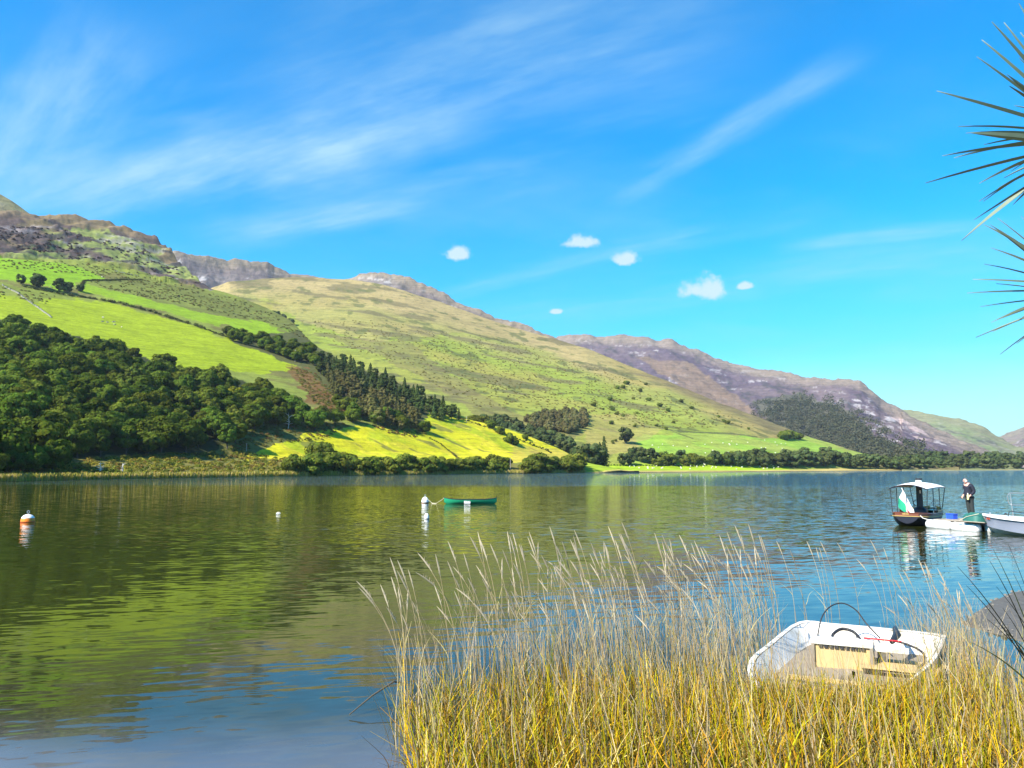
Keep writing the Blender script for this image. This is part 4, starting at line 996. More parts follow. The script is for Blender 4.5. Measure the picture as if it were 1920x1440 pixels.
# ------------------------------------------------------------------ palm with sword leaves
M['palm_leaf'] = paint('palm_leaf', (.15, .20, .135), .4, var=.3, scale=3, spec=.5)
M['palm_trunk'] = paint('palm_trunk', (.16, .12, .08), .95, var=.4, scale=7, bump=.8)
def sword(L, w, droop):
    vs_ = []; fs_ = []; n = 7
    for i in range(n + 1):
        t_ = i / n; ww = w * (0.55 + 1.2 * t_ - 1.75 * t_ * t_) if t_ < .98 else .001
        ww = max(ww, .0015) / 2; z = -droop * t_ * t_ * L; f = ww * .45
        vs_ += [(L * t_, -ww, z + f), (L * t_, 0, z), (L * t_, ww, z + f), (L * t_, 0, z - .0035)]
        if i:
            b = (i - 1) * 4
            for p_, q_ in ((0, 1), (1, 2), (2, 3), (3, 0)): fs_.append((b + p_, b + q_, b + 4 + q_, b + 4 + p_))
    fs_ += [(0, 1, 3), (1, 2, 3)]
    me_ = bpy.data.meshes.new('leaf'); me_.from_pydata(vs_, [], fs_); me_.materials.append(M['palm_leaf']); me_.update(); return me_
SW = [sword(.70, .058, .03), sword(.62, .050, .08), sword(.74, .056, .0), sword(.55, .042, .12), sword(.5, .024, .05)]
def rosette(root, c, n, seed, sc):
    r = np.random.default_rng(seed)
    R_ = MB().tube([(c[0], c[1], c[2] - .35 * sc), (c[0], c[1], c[2] + .12 * sc)], [.055 * sc, .02], 8).build('rosette_core', M['palm_trunk'], root)
    for k in range(n):
        az = k * 2.39996 + r.normal() * .15; f = (k + .5) / n
        el = math.radians(82 - 116 * f + r.normal() * 6)
        o = mobj('leaf', SW[int(r.integers(0, 4))], None, R_)
        s_ = sc * r.uniform(.8, 1.12)
        o.location = (c[0], c[1], c[2] + (.08 - .25 * f) * sc); o.scale = (s_, s_, s_)
        o.rotation_euler = (Matrix.Rotation(az, 4, 'Z') @ Matrix.Rotation(-el, 4, 'Y') @ Matrix.Rotation(r.normal() * .3, 4, 'X')).to_euler()
pc = Vector([float(v) for v in at_d(2012, 240, 4.0)]); pc2 = Vector([float(v) for v in at_d(2000, 525, 5.4)])
gb = Vector((pc.x + .25, pc.y + .05, float(bank_z(pc.x + .25, pc.y + .05))))
palm = empty('cabbage_palm', gb); tag(palm, 'spiky palm with long sword-shaped green leaves at the bank', 'palm')
loc = pc - gb
MB().tube([(0, 0, -.2), (0, 0, .3), (.03, .02, 1.2), (loc.x * .6, loc.y * .6, loc.z * .7), (loc.x, loc.y, loc.z - .2)], [.13, .10, .085, .075, .06], 10).build('trunk', M['palm_trunk'], palm, smooth=True)
rosette(palm, loc, 88, 4, .78)
gb2 = Vector((pc2.x + .3, pc2.y + .2, float(bank_z(pc2.x + .3, pc2.y + .2))))
palm2 = empty('cabbage_palm', gb2); tag(palm2, 'smaller spiky palm with thin dark leaves below the big rosette', 'palm')
loc = pc2 - gb2
MB().tube([(0, 0, -.2), (0, 0, .3), (loc.x * .5, loc.y * .5, loc.z * .6), (loc.x, loc.y, loc.z - .15)], [.09, .075, .06, .045], 10).build('trunk', M['palm_trunk'], palm2, smooth=True)
_sv = SW; SW = [_sv[4], _sv[4], _sv[3], _sv[4]]
rosette(palm2, loc, 60, 9, .98)
# sword-leaved plant at the spit
M['iris'] = paint('iris_leaf', (.13, .17, .03), .5, var=.3, scale=4); M['iris_dark'] = paint('dark_blade', (.035, .04, .02), .6)
ir = at_z(2010, 1420, .15); irp = empty('iris_clump', ir); tag(irp, 'clump of long dark arching blades overhanging the gravel spit', 'plant')
for (x, y, z, mm, w) in [(1795, 1062, .9, 'iris_dark', .012), (1812, 1098, .75, 'iris_dark', .012), (1856, 1052, 1.0, 'iris_dark', .014), (1868, 1100, .9, 'iris_dark', .010), (1862, 1030, 1.1, 'iris', .014), (1880, 1140, .6, 'iris_dark', .012), (1850, 1160, .5, 'iris_dark', .010), (1822, 1205, .45, 'iris', .014), (1870, 1165, .45, 'iris_dark', .012), (1890, 1020, 1.1, 'iris_dark', .010), (1885, 1185, .5, 'iris', .018), (1900, 1075, 1.0, 'iris_dark', .012)]:
    D_ = 5.2 + random.uniform(0, 1.2); a, b, c = ray(x, y); tip = Vector((float(a * D_), float(b * D_), float(HC + c * D_))) - ir
    bs_ = Vector((random.uniform(-.1, .1), random.uniform(-.1, .1), 0)); md = bs_.lerp(tip, .55) + Vector((.05, 0, .22)); vs_ = []; N_ = 12
    for i in range(N_ + 1):
        t_ = i / N_; p_ = bs_ * (1 - t_) ** 2 + md * 2 * t_ * (1 - t_) + tip * t_ * t_; ww = w * (1 - t_ ** 3) * .5 + .001
        vs_.append([p_ + Vector((0, -ww * .5, ww)), p_ + Vector((0, ww * .6, -ww)), p_ + Vector((.004, .004, 0))])
    MB().loft(vs_, True).build('blade', M[mm], irp)

# ------------------------------------------------------------------ things on the water
M['white'] = paint('white_plastic', (.80, .80, .78), .45, var=.06, scale=3, dirt=((.45, .43, .38), .25))
M['orange'] = paint('orange_plastic', (.85, .24, .015), .4, var=.08)
M['band'] = paint('red_band', (.55, .08, .03), .5)
M['metal'] = paint('galvanised', (.55, .56, .57), .35, .8)
M['dark'] = paint('dark_rubber', (.025, .025, .028), .6)
M['rope'] = paint('pale_rope', (.62, .56, .42), .9, var=.2, scale=20)
def ring(c, R, r, n=16, ax='x'):
    P = []
    for k in range(n + 1):
        a = 2 * math.pi * k / n
        P.append((c[0] + R * math.sin(a), c[1], c[2] - R * math.cos(a)))
    return P
def buoy(px, py, w, h, name, label, body, lower, ringed):
    p = at_z(px, py); o = empty(name, p); tag(o, label, 'buoy')
    R = w / 2; prof = [(0.02, -h * .55), (R * .6, -h * .45), (R * .95, -h * .12)]
    up = [(R, h * .12), (R * .98, h * .35), (R * .85, h * .65), (R * .6, h * .88), (R * .25, h), (0.02, h * 1.01)]
    MB().lathe(prof + [(R * 1.0, h * .05)], 24).build('lower_half', lower, o, smooth=True)
    MB().lathe([(R * 1.0, h * .05)] + up, 24).build('upper_half', body, o, smooth=True)
    if body is M['orange']: MB().lathe([(R * .925, h * .55), (R * .87, h * .66), (R * .62, h * .89), (R * .27, h * 1.01)], 24).build('white_cap', M['white'], o, smooth=True)
    MB().lathe([(R * .99, h * .02), (R * 1.03, h * .04), (R * 1.03, h * .10), (R * .99, h * .12)], 24).build('waterline_band', M['band'] if body is M['orange'] else M['dark'], o, smooth=True)
    if ringed:
        MB().tube([(0, 0, h * .98), (0, 0, h * 1.15)], R * .07, 8).build('eye_bolt', M['metal'], o)
        MB().tube(ring((0, 0, h * 1.15 + R * .2), R * .2, R * .05), R * .05, 6, False).build('lifting_ring', M['metal'], o, smooth=True)
    return o
buoy(52, 979, .60, .36, 'mooring_buoy', 'orange mooring buoy with a metal ring floating on open water', M['orange'], M['orange'], True)
wb = buoy(797, 943, .52, .44, 'mooring_buoy', 'round white mooring buoy roped to the green canoe', M['white'], M['orange'], True)
buoy(800, 973, .25, .28, 'mooring_buoy', 'small egg-shaped white float in front of the canoe buoy', M['white'], M['white'], False)
sf = at_z(522, 963); o = empty('pickup_float', sf); o.scale = (.75, .75, .45); tag(o, 'tiny white float with a ring alone on the lake', 'buoy')
MB().tube([(-.17, 0, .03), (-.12, 0, .04), (.12, 0, .04), (.17, 0, .05)], [.03, .07, .06, .03], 10).build('float_body', M['white'], o, smooth=True)
MB().tube(ring((0, 0, .17), .07, .012), .014, 6, False).build('ring', M['rope'], o)

# --- green canoe
M['green'] = paint('canoe_green', (.015, .27, .13), .35, var=.1, scale=2)
M['green_in'] = paint('canoe_inside', (.03, .16, .09), .6); M['gun'] = paint('canoe_gunwale', (.03, .03, .03), .5)
cp = at_z(882, 944.5); cz = empty('canoe', cp, math.radians(2)); tag(cz, 'green canoe with a white panel on its side moored to the white buoy', 'canoe')
Lc = 3.75
def canoe_rows(inset=0.0, zoff=0.0):
    rows = []
    for i in range(25):
        t_ = -1 + 2 * i / 24; x = t_ * Lc / 2; hb = .42 * (1 - abs(t_) ** 2.3) + .012 - inset * (1 - abs(t_) ** 6); sh = .30 + .13 * abs(t_) ** 4; kl = -.10 + .22 * abs(t_) ** 9
        hb = max(hb, .006)
        rows.append([(x * (1 if not inset else .985), hb * math.sin(a) * (1.0 if abs(a) < 1.5 else 1), kl + zoff + (sh - kl - zoff) * (1 - math.cos(a)) ** .8) for a in np.linspace(-math.pi / 2, math.pi / 2, 13)])
    return rows
MB().loft(canoe_rows()).build('hull', M['green'], cz, smooth=True)
MB().loft(canoe_rows(.02, .02)).build('interior', M['green_in'], cz, smooth=True)
R_ = canoe_rows()
for e in (0, -1): MB().tube([(r[e][0], r[e][1], r[e][2] + .01) for r in R_], .018, 6).build('gunwale', M['gun'], cz)
for e in (0, 24): MB().tube([R_[e][0], (R_[e][0][0] * 1.005, 0, R_[e][0][2] + .05), R_[e][-1]], .03, 6).build('end_cap', M['gun'], cz)
for x in (-.9, .9): MB().box((x, 0, .27), (.22, .66, .03)).build('seat', M['gun'], cz)
mb = MB(); i0 = 10
MB().box((-.22, -.418, .14), (.44, .012, .20), Matrix.Rotation(math.radians(-14), 3, 'X')).build('white_panel', M['white'], cz)
pn = MB()
for k in range(6): pn.box((-.38 + k * .065, -.428, .15), (.04, .006, .06 if k % 2 else .04), Matrix.Rotation(math.radians(-14), 3, 'X'))
pn.build('panel_lettering', M['gun'], cz)
def rope(name, pts, label, r=.012, mat=None):
    o = MB().tube(pts, r, 6).build(name, mat or M['rope'], smooth=True); return tag(o, label, 'rope')
A = cp + Vector((-Lc / 2, 0, .40)); B = wb.location + Vector((0, 0, .46))
rope('mooring_rope', [A, A.lerp(B, .2) + Vector((0, 0, -.22)), A.lerp(B, .42) + Vector((0, 0, -.42)), A.lerp(B, .62) + Vector((0, 0, -.43)), A.lerp(B, .85) + Vector((0, 0, -.2)), B], 'pale rope slung between the canoe and the white buoy')

# ------------------------------------------------------------------ floating jetty
M['deck'] = paint('deck_plank', (.33, .28, .22), .9, var=.3, scale=5, dirt=((.18, .16, .14), .6))
M['float'] = paint('float_white', (.82, .82, .80), .5, var=.08, scale=2, dirt=((.5, .48, .42), .35))
JA, JB, JC = at_z(1745, 989), at_z(1838, 997), at_z(1781, 972.5)
ex = (JB - JA).normalized(); wid = (JB - JA).length; ey = Vector((-ex.y, ex.x, 0)); dep = (JC - JA).length
jr = math.atan2(ex.y, ex.x)
jet = empty('floating_jetty', (JA.x, JA.y, 0), jr); tag(jet, 'low plank jetty carried on fat white floats beside the steam launch', 'jetty')
npl = int(dep / .16)
pm = bpy.data.meshes.new('plank'); _m = MB().box((wid / 2, 0, 0), (wid - .2, .145, .035)); pm.from_pydata(_m.v, [], _m.f); pm.materials.append(M['deck']); pm.update()
for k in range(npl): mobj('plank', pm, None, jet, (0, .15 + k * .16, .345 + .006 * math.sin(k * 2.3)))
for x in (.25, wid / 2, wid - .25): MB().box((x, dep / 2, .285), (.09, dep - .1, .08)).build('joist', M['deck'], jet)
def floatp(a, b):
    a = Vector(a); b = Vector(b); P = []; R2 = []
    for t_, rr in ((0, .02), (.015, .12), (.05, .185), (.1, .205), (.49, .21), (.5, .195), (.51, .21), (.9, .205), (.95, .185), (.985, .12), (1, .02)):
        P.append(a.lerp(b, t_)); R2.append(rr)
    MB().tube(P, R2, 14).build('float', M['float'], jet, smooth=True)
floatp((-.12, -.04, .14), (wid * .46, -.04, .12)); floatp((wid * .47, -.04, .11), (wid + .02, -.04, .11))
nf = 4
for k in range(nf):
    floatp((-.06, .2 + k * dep / nf, .14), (-.06, .15 + (k + .97) * dep / nf, .14)); floatp((wid + .05, .3 + k * dep / nf, .13), (wid + .05, .2 + (k + .97) * dep / nf, .13))
floatp((0, dep + .1, .15), (wid, dep + .1, .15))
def J(x, y, z): return Vector((JA.x, JA.y, 0)) + ex * x + ey * y + Vector((0, 0, z))
DECK = .365
# blue crate
M['blue'] = paint('blue_plastic', (.03, .10, .62), .4, var=.1)
bpos = at_z(1785, 973, DECK); o = empty('storage_crate', bpos, jr); tag(o, 'blue plastic crate with ribbed sides on the jetty deck', 'crate')
MB().box((0, 0, .10), (.34, .24, .2), None, 1.06).build('tub', M['blue'], o); MB().box((0, 0, .212), (.39, .29, .025)).build('rim', M['blue'], o)
for k in (-.1, 0, .1): MB().box((k, -.127, .1), (.025, .012, .17)).build('rib', M['blue'], o)
# green tarpaulin bundle
M['tarp'] = paint('green_tarp', (.02, .12, .095), .6, var=.35, scale=3, bump=.6)
tpos = at_z(1827, 979, DECK); o = empty('tarpaulin_bundle', tpos, jr); tag(o, 'dark green tarpaulin heaped over gear at the jetty end', 'tarpaulin')
rows = []
for k, (s_, z) in enumerate(((1.05, .0), (1.0, .06), (.9, .2), (.72, .29), (.4, .33), (.02, .34))):
    rows.append([(s_ * .40 * math.copysign(abs(math.cos(a)) ** .7, math.cos(a)) * (1 + .08 * math.sin(5 * a + k)), s_ * .30 * math.copysign(abs(math.sin(a)) ** .7, math.sin(a)), z * (1 + .16 * math.sin(3 * a + 1.3 * k)) + .003) for a in np.linspace(0, 2 * math.pi, 25)[:-1]])
MB().loft(rows, True).build('cover', M['tarp'], o, smooth=True)
MB().tube([(-.45, -.33, .03), (-.1, -.28, .22), (.4, -.2, .36)], .01, 6).build('lashing', M['rope'], o)
o = MB().tube([tpos + ex * -.55 + ey * -.37 + Vector((0, 0, .03)), tpos + ex * .75 + ey * -.33 + Vector((0, 0, .03))], .022, 7).build('oar_shaft', M['deck']); tag(o, 'wooden pole lying along the jetty edge below the tarpaulin', 'pole')

# walkway with handrail behind
wk = at_z(1888, 972, .42); wr = math.atan2((at_z(1990, 973, .42) - wk).y, (at_z(1990, 973, .42) - wk).x)
o = empty('walkway', (wk.x, wk.y, 0), wr); tag(o, 'grey plank walkway with a tubular handrail leading to shore', 'walkway')
pm2 = bpy.data.meshes.new('plank'); _m = MB().box((0, .55, 0), (.145, 1.1, .035)); pm2.from_pydata(_m.v, [], _m.f); pm2.materials.append(M['deck']); pm2.update()
for k in range(44): mobj('plank', pm2, None, o, (-.9 + k * .16, 0, .42 + .005 * math.sin(k * 1.7)))
for y in (.08, 1.02): MB().box((2.6, y, .34), (7.0, .09, .12)).build('beam', M['deck'], o)
for x in (.0, 2.5, 5): MB().tube([(x, .5, -.6), (x, .5, .3)], .07, 8).build('pile', M['deck'], o)
def rail(y):
    x0, zt, zb = .12, 1.50, .98
    MB().tube([(5, y, zt), (x0 + .12, y, zt - .02), (x0 + .02, y, zt - .08), (x0, y, zt - .18), (x0 + .02, y, zb + .12), (x0 + .08, y, zb + .03), (x0 + .2, y, zb), (5, y, zb)], .022, 8).build('handrail', M['metal'], o, smooth=True)
    for x in (.3, 2.3, 4.3): MB().tube([(x, y, .44), (x - .08 if x < 1 else x, y, zt)], .022, 8).build('post', M['metal'], o)
rail(.1)
# small distant green mound behind the jetty end
# ------------------------------------------------------------------ white motor boat
M['gel'] = paint('gelcoat', (.82, .82, .82), .25, var=.04, scale=2, dirt=((.6, .58, .54), .2), spec=.6)
M['gelblue'] = paint('hull_bluegrey', (.30, .33, .42), .3, var=.08, scale=2, spec=.6)
M['antifoul'] = paint('lower_hull', (.62, .62, .62), .4, var=.1, scale=2)
stem = Vector((19.2, 31.7, 0)); hd_ = Vector((-.35, .94, 0)).normalized()
bt = empty('motor_boat', stem, math.atan2(hd_.y, hd_.x)); tag(bt, 'white open motor boat with a blue-grey side moored at the jetty', 'boat')
def mb_sec(t_):        # t 0 bow tip .. 1 stern
    x = .55 - 4.9 * t_; hb = .95 * (1 - (1 - min(t_ / .55, 1)) ** 2.2) + .01
    sh = .66 - .16 * t_; ch = .22 * (1 - t_) ** 2 + .04; kl = -.18 + .80 * max(0, 1 - t_ / .13) ** 1.5
    return x, hb, sh, ch, kl
U, Lw, Dk, Rg, Rg2 = [], [], [], [], []
for i in range(22):
    t_ = (i / 21) ** 1.3; x, hb, sh, ch, kl = mb_sec(t_); ch = max(ch, kl + .01); sh2 = max(sh, ch + .01)
    xo = x
    U.append([(xo, -hb, sh2), (xo - .03, -hb * .97, sh2 - .05), (xo - .05, -hb * .9, (sh2 + ch) / 2), (xo - .07, -hb * .84, ch)])
    Lw.append([(xo - .07, -hb * .84, ch), (xo - .09, -hb * .5, (ch + kl) / 2 - .03), (xo - .1, 0, kl), (xo - .09, hb * .5, (ch + kl) / 2 - .03), (xo - .07, hb * .84, ch)])
    Rg.append((xo, -hb, sh2)); Rg2.append((xo, hb, sh2))
MB().loft(U).build('topside', M['gelblue'], bt, smooth=True); MB().loft([[(p[0], -p[1], p[2]) for p in r] for r in U]).build('topside', M['gelblue'], bt, smooth=True)
MB().loft(Lw).build('bottom', M['antifoul'], bt, smooth=True)
dk = [[(p[0], p[1] * s_, p[2] + .06 * (1 - s_ * s_) * (1 if k < 12 else 0)) for s_ in (1, .7, .35, 0, -.35, -.7, -1)] for k, p in enumerate(Rg[:13])]
MB().loft(dk).build('foredeck', M['gel'], bt, smooth=True)
side = lambda sg: [[(p[0], sg * p[1], p[2]), (p[0], sg * p[1] * .82, p[2] + .005), (p[0], sg * p[1] * .8, p[2] - .35)] for p in Rg[12:]]
for sg in (1, -1): MB().loft(side(sg)).build('side_deck', M['gel'], bt, smooth=True)
xe, hb, sh, ch, kl = mb_sec(1); x5, h5_ = Rg[12][0], abs(Rg[12][1])
MB().box(((xe + x5) / 2, 0, .12), (x5 - xe, h5_ * 1.5, .03)).build('cockpit_floor', M['gel'], bt)
MB().box((x5 - .02, 0, .33), (.03, h5_ * 1.6, .44)).build('bulkhead', M['gel'], bt)
MB().poly([(xe - .05, -hb, sh), (xe - .05, hb, sh), (xe - .1, hb * .84, ch), (xe - .12, 0, kl), (xe - .1, -hb * .84, ch)]).build('transom', M['gel'], bt)
MB().box((xe + 1.0, 0, .34), (.35, h5_ * 1.6, .06)).build('thwart', M['gel'], bt)
for P_ in (Rg, Rg2): MB().tube([(p[0], p[1] * 1.01, p[2] - .01) for p in P_], .022, 6).build('rubbing_rail', M['gel'], bt, smooth=True)
MB().tube([(-.9, .46, .68), (-.95, .45, .86), (-1.1, .5, .89), (-1.9, .62, .85), (-2.3, .66, .78)], .016, 6).build('grab_rail', M['dark'], bt, smooth=True)
MB().tube([(.2, .02, .70), (.2, .02, .78)], .03, 8).build('cleat', M['metal'], bt); MB().tube([(-.5, 0, .74), (-.42, 0, .77)], .03, 8).build('deck_vent', M['dark'], bt)
for k, x in enumerate((.10, .02, -.06)): MB().box((x, mb_sec((.55 - x) / 4.9)[1] * .985, .545), (.035, .012, .075), Matrix.Rotation(.2, 3, 'Y')).build('bow_mark', M['band'] if k != 1 else M['dark'], bt)

# ------------------------------------------------------------------ steam launch
M['navy'] = paint('launch_hull', (.018, .016, .028), .3, var=.15, scale=2, spec=.5)
M['maroon'] = paint('varnished_strake', (.17, .055, .03), .3, var=.25, scale=4, spec=.6)
M['varnish'] = paint('varnished_wood', (.68, .29, .07), .3, var=.25, scale=6, spec=.6)
M['gold'] = paint('gold_line', (.75, .55, .18), .4, .2)
M['canvas'] = paint('canopy_white', (.84, .83, .79), .8, var=.04, scale=2)
M['iron'] = paint('black_iron', (.035, .04, .045), .45, .3)
M['red'] = paint('red_cloth', (.50, .02, .03), .8, var=.15); M['navyseat'] = paint('navy_cushion', (.03, .045, .11), .8)
lp = at_z(1704, 986); la = math.radians(-40)
ln = empty('steam_launch', lp, la); tag(ln, 'dark-hulled steam launch with white canopy and tall funnel', 'boat')
LL = 5.0; BM = .80
def lsec(t_):   # 0 stern .. 1 bow
    y = -.25 + LL * t_
    hb = BM * (1 - (1 - min((t_ + .10) / .36, 1)) ** 2.6) * (1 - max(0, (t_ - .5) / .5) ** 2.4) + .015
    sh = .50 + .10 * (abs(t_ - .45) / .55) ** 2; kl = -.25 + .36 * max(0, 1 - t_ / .12) ** 1.4 + .3 * max(0, (t_ - .9) / .1) ** 2
    return y, hb, sh, kl
hull, stra, inn, gunL, gunR, lineL = [], [], [], [], [], []
for i in range(30):
    t_ = (1 - math.cos(math.pi * i / 29)) / 2; y, hb, sh, kl = lsec(t_); row = []
    zt = sh - .13
    for a in np.linspace(-1, 1, 15):
        w_ = math.sin(a * math.pi / 2); zz = kl + (zt - kl) * (1 - math.cos(a * math.pi / 2)) ** .75
        row.append((hb * .97 * w_, y, zz))
    hull.append(row)
    stra.append([(s_ * hb * f, y, z) for s_, f, z in ((-1, .972, zt), (-1, 1, sh - .02), (-1, 1.01, sh))]); 
    if .07 < t_ < .95: inn.append([(-hb * .96, y * .99 + .03, sh), (-hb * .93, y * .99 + .03, sh - .16), (-hb * .82, y * .985 + .04, .16), (hb * .82, y * .985 + .04, .16), (hb * .93, y * .99 + .03, sh - .16), (hb * .96, y * .99 + .03, sh)])
    gunL.append((-hb, y, sh + .01)); gunR.append((hb, y, sh + .01)); lineL.append((hb * 1.0, y, zt - .005))
MB().loft(hull).build('hull', M['navy'], ln, smooth=True)
MB().loft(stra).build('sheer_strake', M['maroon'], ln, smooth=True); MB().loft([[(-p[0], p[1], p[2]) for p in r] for r in stra]).build('sheer_strake', M['maroon'], ln, smooth=True)
MB().loft(inn).build('interior_lining', M['varnish'], ln, smooth=True)
loop = gunL[::-1] + gunR
MB().tube(loop, .026, 7).build('gunwale', M['maroon'], ln, smooth=True)
MB().tube([(-p[0], p[1], p[2]) for p in lineL][::-1] + lineL, .014, 6).build('gold_line', M['gold'], ln, smooth=True)
# stern strake closes the counter, with illegible gold name marks
y0, hb0, sh0, kl0 = lsec(0)
nm = MB()
for k in range(9):
    t_ = .012 + .0
    xx_ = -.30 + k * .045
    # on the round of the stern: interpolate the strake outline
    best = min(gunL + gunR, key=lambda p: abs(p[0] - xx_) + (10 if p[1] > .4 else 0))
    nm.box((xx_, -.262 + .35 * (xx_ / .45) ** 2 * .25, .53), (.026, .012, .05 if k % 3 else .036))
nm.build('name_lettering', M['gold'], ln)
MB().poly([(-hb0, y0 - .005, sh0 - .13), (hb0, y0 - .005, sh0 - .13), (hb0, y0 - .005, sh0), (-hb0, y0 - .005, sh0)]).build('stern_panel', M['maroon'], ln)
MB().poly(hull[0]).build('counter_stern', M['navy'], ln)
cg = [[(lsec(t_)[1] * .97, lsec(t_)[0], lsec(t_)[2] + .005), (lsec(t_)[1] * .99, lsec(t_)[0], lsec(t_)[2] + .13), (lsec(t_)[1] * .94, lsec(t_)[0], lsec(t_)[2] + .13), (lsec(t_)[1] * .92, lsec(t_)[0], lsec(t_)[2] - .05)] for t_ in np.linspace(.42, .97, 12)]
for sg in (1, -1): MB().loft([[(sg * p[0], p[1], p[2]) for p in r] for r in cg]).build('coaming', M['varnish'], ln, smooth=True)
# after deck and seats
sd = [[(s_ * lsec(t_)[1] * .95, lsec(t_)[0] + .02, lsec(t_)[2] - .01) for s_ in (-1, -.5, 0, .5, 1)] for t_ in (0.005, .03, .06, .09, .12)]
MB().loft(sd).build('after_deck', M['varnish'], ln)
fd = [[(s_ * lsec(t_)[1] * .95, lsec(t_)[0], lsec(t_)[2] - .01) for s_ in (-1, -.5, 0, .5, 1)] for t_ in (.8, .86, .92, .97, .995)]
MB().loft(fd).build('fore_deck', M['varnish'], ln)
for sg in (-1, 1):
    MB().box((sg * .56, 1.5, .33), (.30, 2.2, .06)).build('side_bench', M['varnish'], ln); MB().box((sg * .56, 1.5, .385), (.28, 2.1, .05)).build('seat_cushion', M['navyseat'] if sg > 0 else M['navy'], ln)
MB().box((-.12, 2.75, .62), (.42, .12, .16)).build('red_cushion', M['red'], ln)
# boiler, funnel
MB().lathe([(.01, .12), (.30, .12), (.31, .55), (.28, .66), (.15, .74), (.13, .80)], 20, (.05, 1.95, 0)).build('boiler', M['iron'], ln, smooth=True)
fn = MB().lathe([(.14, .74), (.135, 1.30), (.13, 1.72)], 18, (.05, 1.95, 0)).build('funnel', M['iron'], ln, smooth=True)
MB().lathe([(.131, 1.70), (.131, 1.98)], 18, (.05, 1.95, 0)).build('white_band', M['canvas'], fn, smooth=True)
MB().lathe([(.131, 1.98), (.15, 1.985), (.15, 2.07), (.12, 2.075), (.10, 1.98)], 18, (.05, 1.95, 0)).build('cap', M['iron'], fn, smooth=True)
MB().tube([(-.10, 1.85, .80), (-.2, 1.8, .92), (-.17, 1.8, 1.02), (-.08, 1.88, 1.08)], .018, 6).build('steam_pipe', M['iron'], ln, smooth=True)
MB().box((.12, 1.80, 1.45), (.05, .02, .14)).build('gauge', M['canvas'], ln)
MB().tube([(.42, 3.3, .5), (.42, 3.3, .98)], .022, 7).build('wheel_pedestal', M['metal'], ln)
MB().tube([(.42 + .15 * math.cos(a), 3.22, .9 + .15 * math.sin(a)) for a in np.linspace(0, 2 * math.pi, 17)], .014, 6, False).build('steering_wheel', M['metal'], ln, smooth=True)
# canopy
ZC = 1.63; cn = []; ya, yb = .12, 3.85
for i in range(17):
    t_ = i / 16; y = ya + (yb - ya) * t_; w_ = .84 * (1 - .10 * abs(2 * t_ - 1) ** 3)
    up = .0 + .05 * math.sin(math.pi * t_)
    cn.append([(w_ * s_, y, ZC + up + .21 * (1 - s_ * s_) * (1 - .15 * abs(2 * t_ - 1))) for s_ in np.linspace(-1, 1, 13)])
cm_ = MB().loft(cn).loft([[(p[0], p[1], p[2] - .025) for p in r] for r in cn]).build('canopy', M['canvas'], ln, smooth=True)
edge = [r[0] for r in cn] + cn[-1][1:-1] + [r[-1] for r in cn][::-1] + cn[0][1:-1][::-1] + [cn[0][0]]
MB().tube([(p[0], p[1], p[2] - .02) for p in edge], .022, 6).build('canopy_hem', M['navy'], cm_, smooth=True)
for y in (.25, 1.3, 2.5, 3.7):
    for sg in (-1, 1):
        t_ = (y + .25) / LL; MB().tube([(sg * min(lsec(t_)[1], .78) * .98, y, lsec(t_)[2]), (sg * .76, y, ZC + .0)], .017, 7).build('canopy_post', M['iron'], ln)
# flag staff and flag at the stern
f0 = Vector((.30, -.10, .50)); f1 = Vector((-.14, -.30, 1.66))
fs = MB().tube([f0, f1], [.026, .018], 7).build('flag_staff', M['canvas'], ln)
m, t, bs = new_mat('flag_cloth'); uvn = t.node('ShaderNodeUVMap').outputs[0]; sv = t.node('ShaderNodeSeparateXYZ'); t.l.new(uvn, sv.inputs[0])
t.l.new(t.mix(t.ss(sv.outputs[1], .49, .51), (.02, .36, .20, 1), (.82, .81, .78, 1)), bs.inputs['Base Color']); bs.inputs['Roughness'].default_value = .9
def flag_pt(u_, v_, dz=0):
    # u from staff outwards, v 0 green edge .. 1 white edge; cloth hangs down from the raked staff
    p = f1.lerp(f0, .08 + .80 * (1 - u_) ) if False else f1.lerp(f0, .10 + .85 * (1 - v_))
    drop = u_ * (.32 + .26 * v_)
    sway = Vector((-.22 * u_ + .05 * math.sin(9 * v_ + 4 * u_), -.05 + .05 * math.sin(7 * u_ + 5 * v_) - dz, 0))
    return p + sway + Vector((0, 0, -drop))
vsF = []; fsF = []; NU, NV = 14, 14
for i in range(NU + 1):
    for j in range(NV + 1): vsF.append(tuple(flag_pt(i / NU, j / NV)))
for i in range(NU):
    for j in range(NV): fsF.append((i * (NV + 1) + j, i * (NV + 1) + j + 1, (i + 1) * (NV + 1) + j + 1, (i + 1) * (NV + 1) + j))
me = bpy.data.meshes.new('flag'); me.from_pydata(vsF, [], fsF); uvl = me.uv_layers.new(name='UVMap')
for lp_ in me.loops:
    vi = lp_.vertex_index; uvl.data[lp_.index].uv = ((vi // (NV + 1)) / NU * .5 + ((vi % (NV + 1)) / NV) * 0, 1 - (vi // (NV + 1)) / NU if False else 1 - ((vi // (NV + 1)) / NU) * .95)
me.polygons.foreach_set('use_smooth', np.ones(len(me.polygons), bool)); me.materials.append(m); me.update()
flg = mobj('flag', me, None, ln)
em = MB()
for (u0, v0, du, dv_) in ((.42, .10, .45, .22), (.34, .28, .30, .26), (.62, .30, .33, .14), (.40, .08, .14, .44), (.7, .12, .28, .3)):
    em.poly([flag_pt(u0, v0, .02), flag_pt(u0 + du, v0 + .03, .02), flag_pt(u0 + du * .9, v0 + dv_, .02), flag_pt(u0 + .02, v0 + dv_ * .8, .02)])
em.build('red_emblem', M['red'], flg)
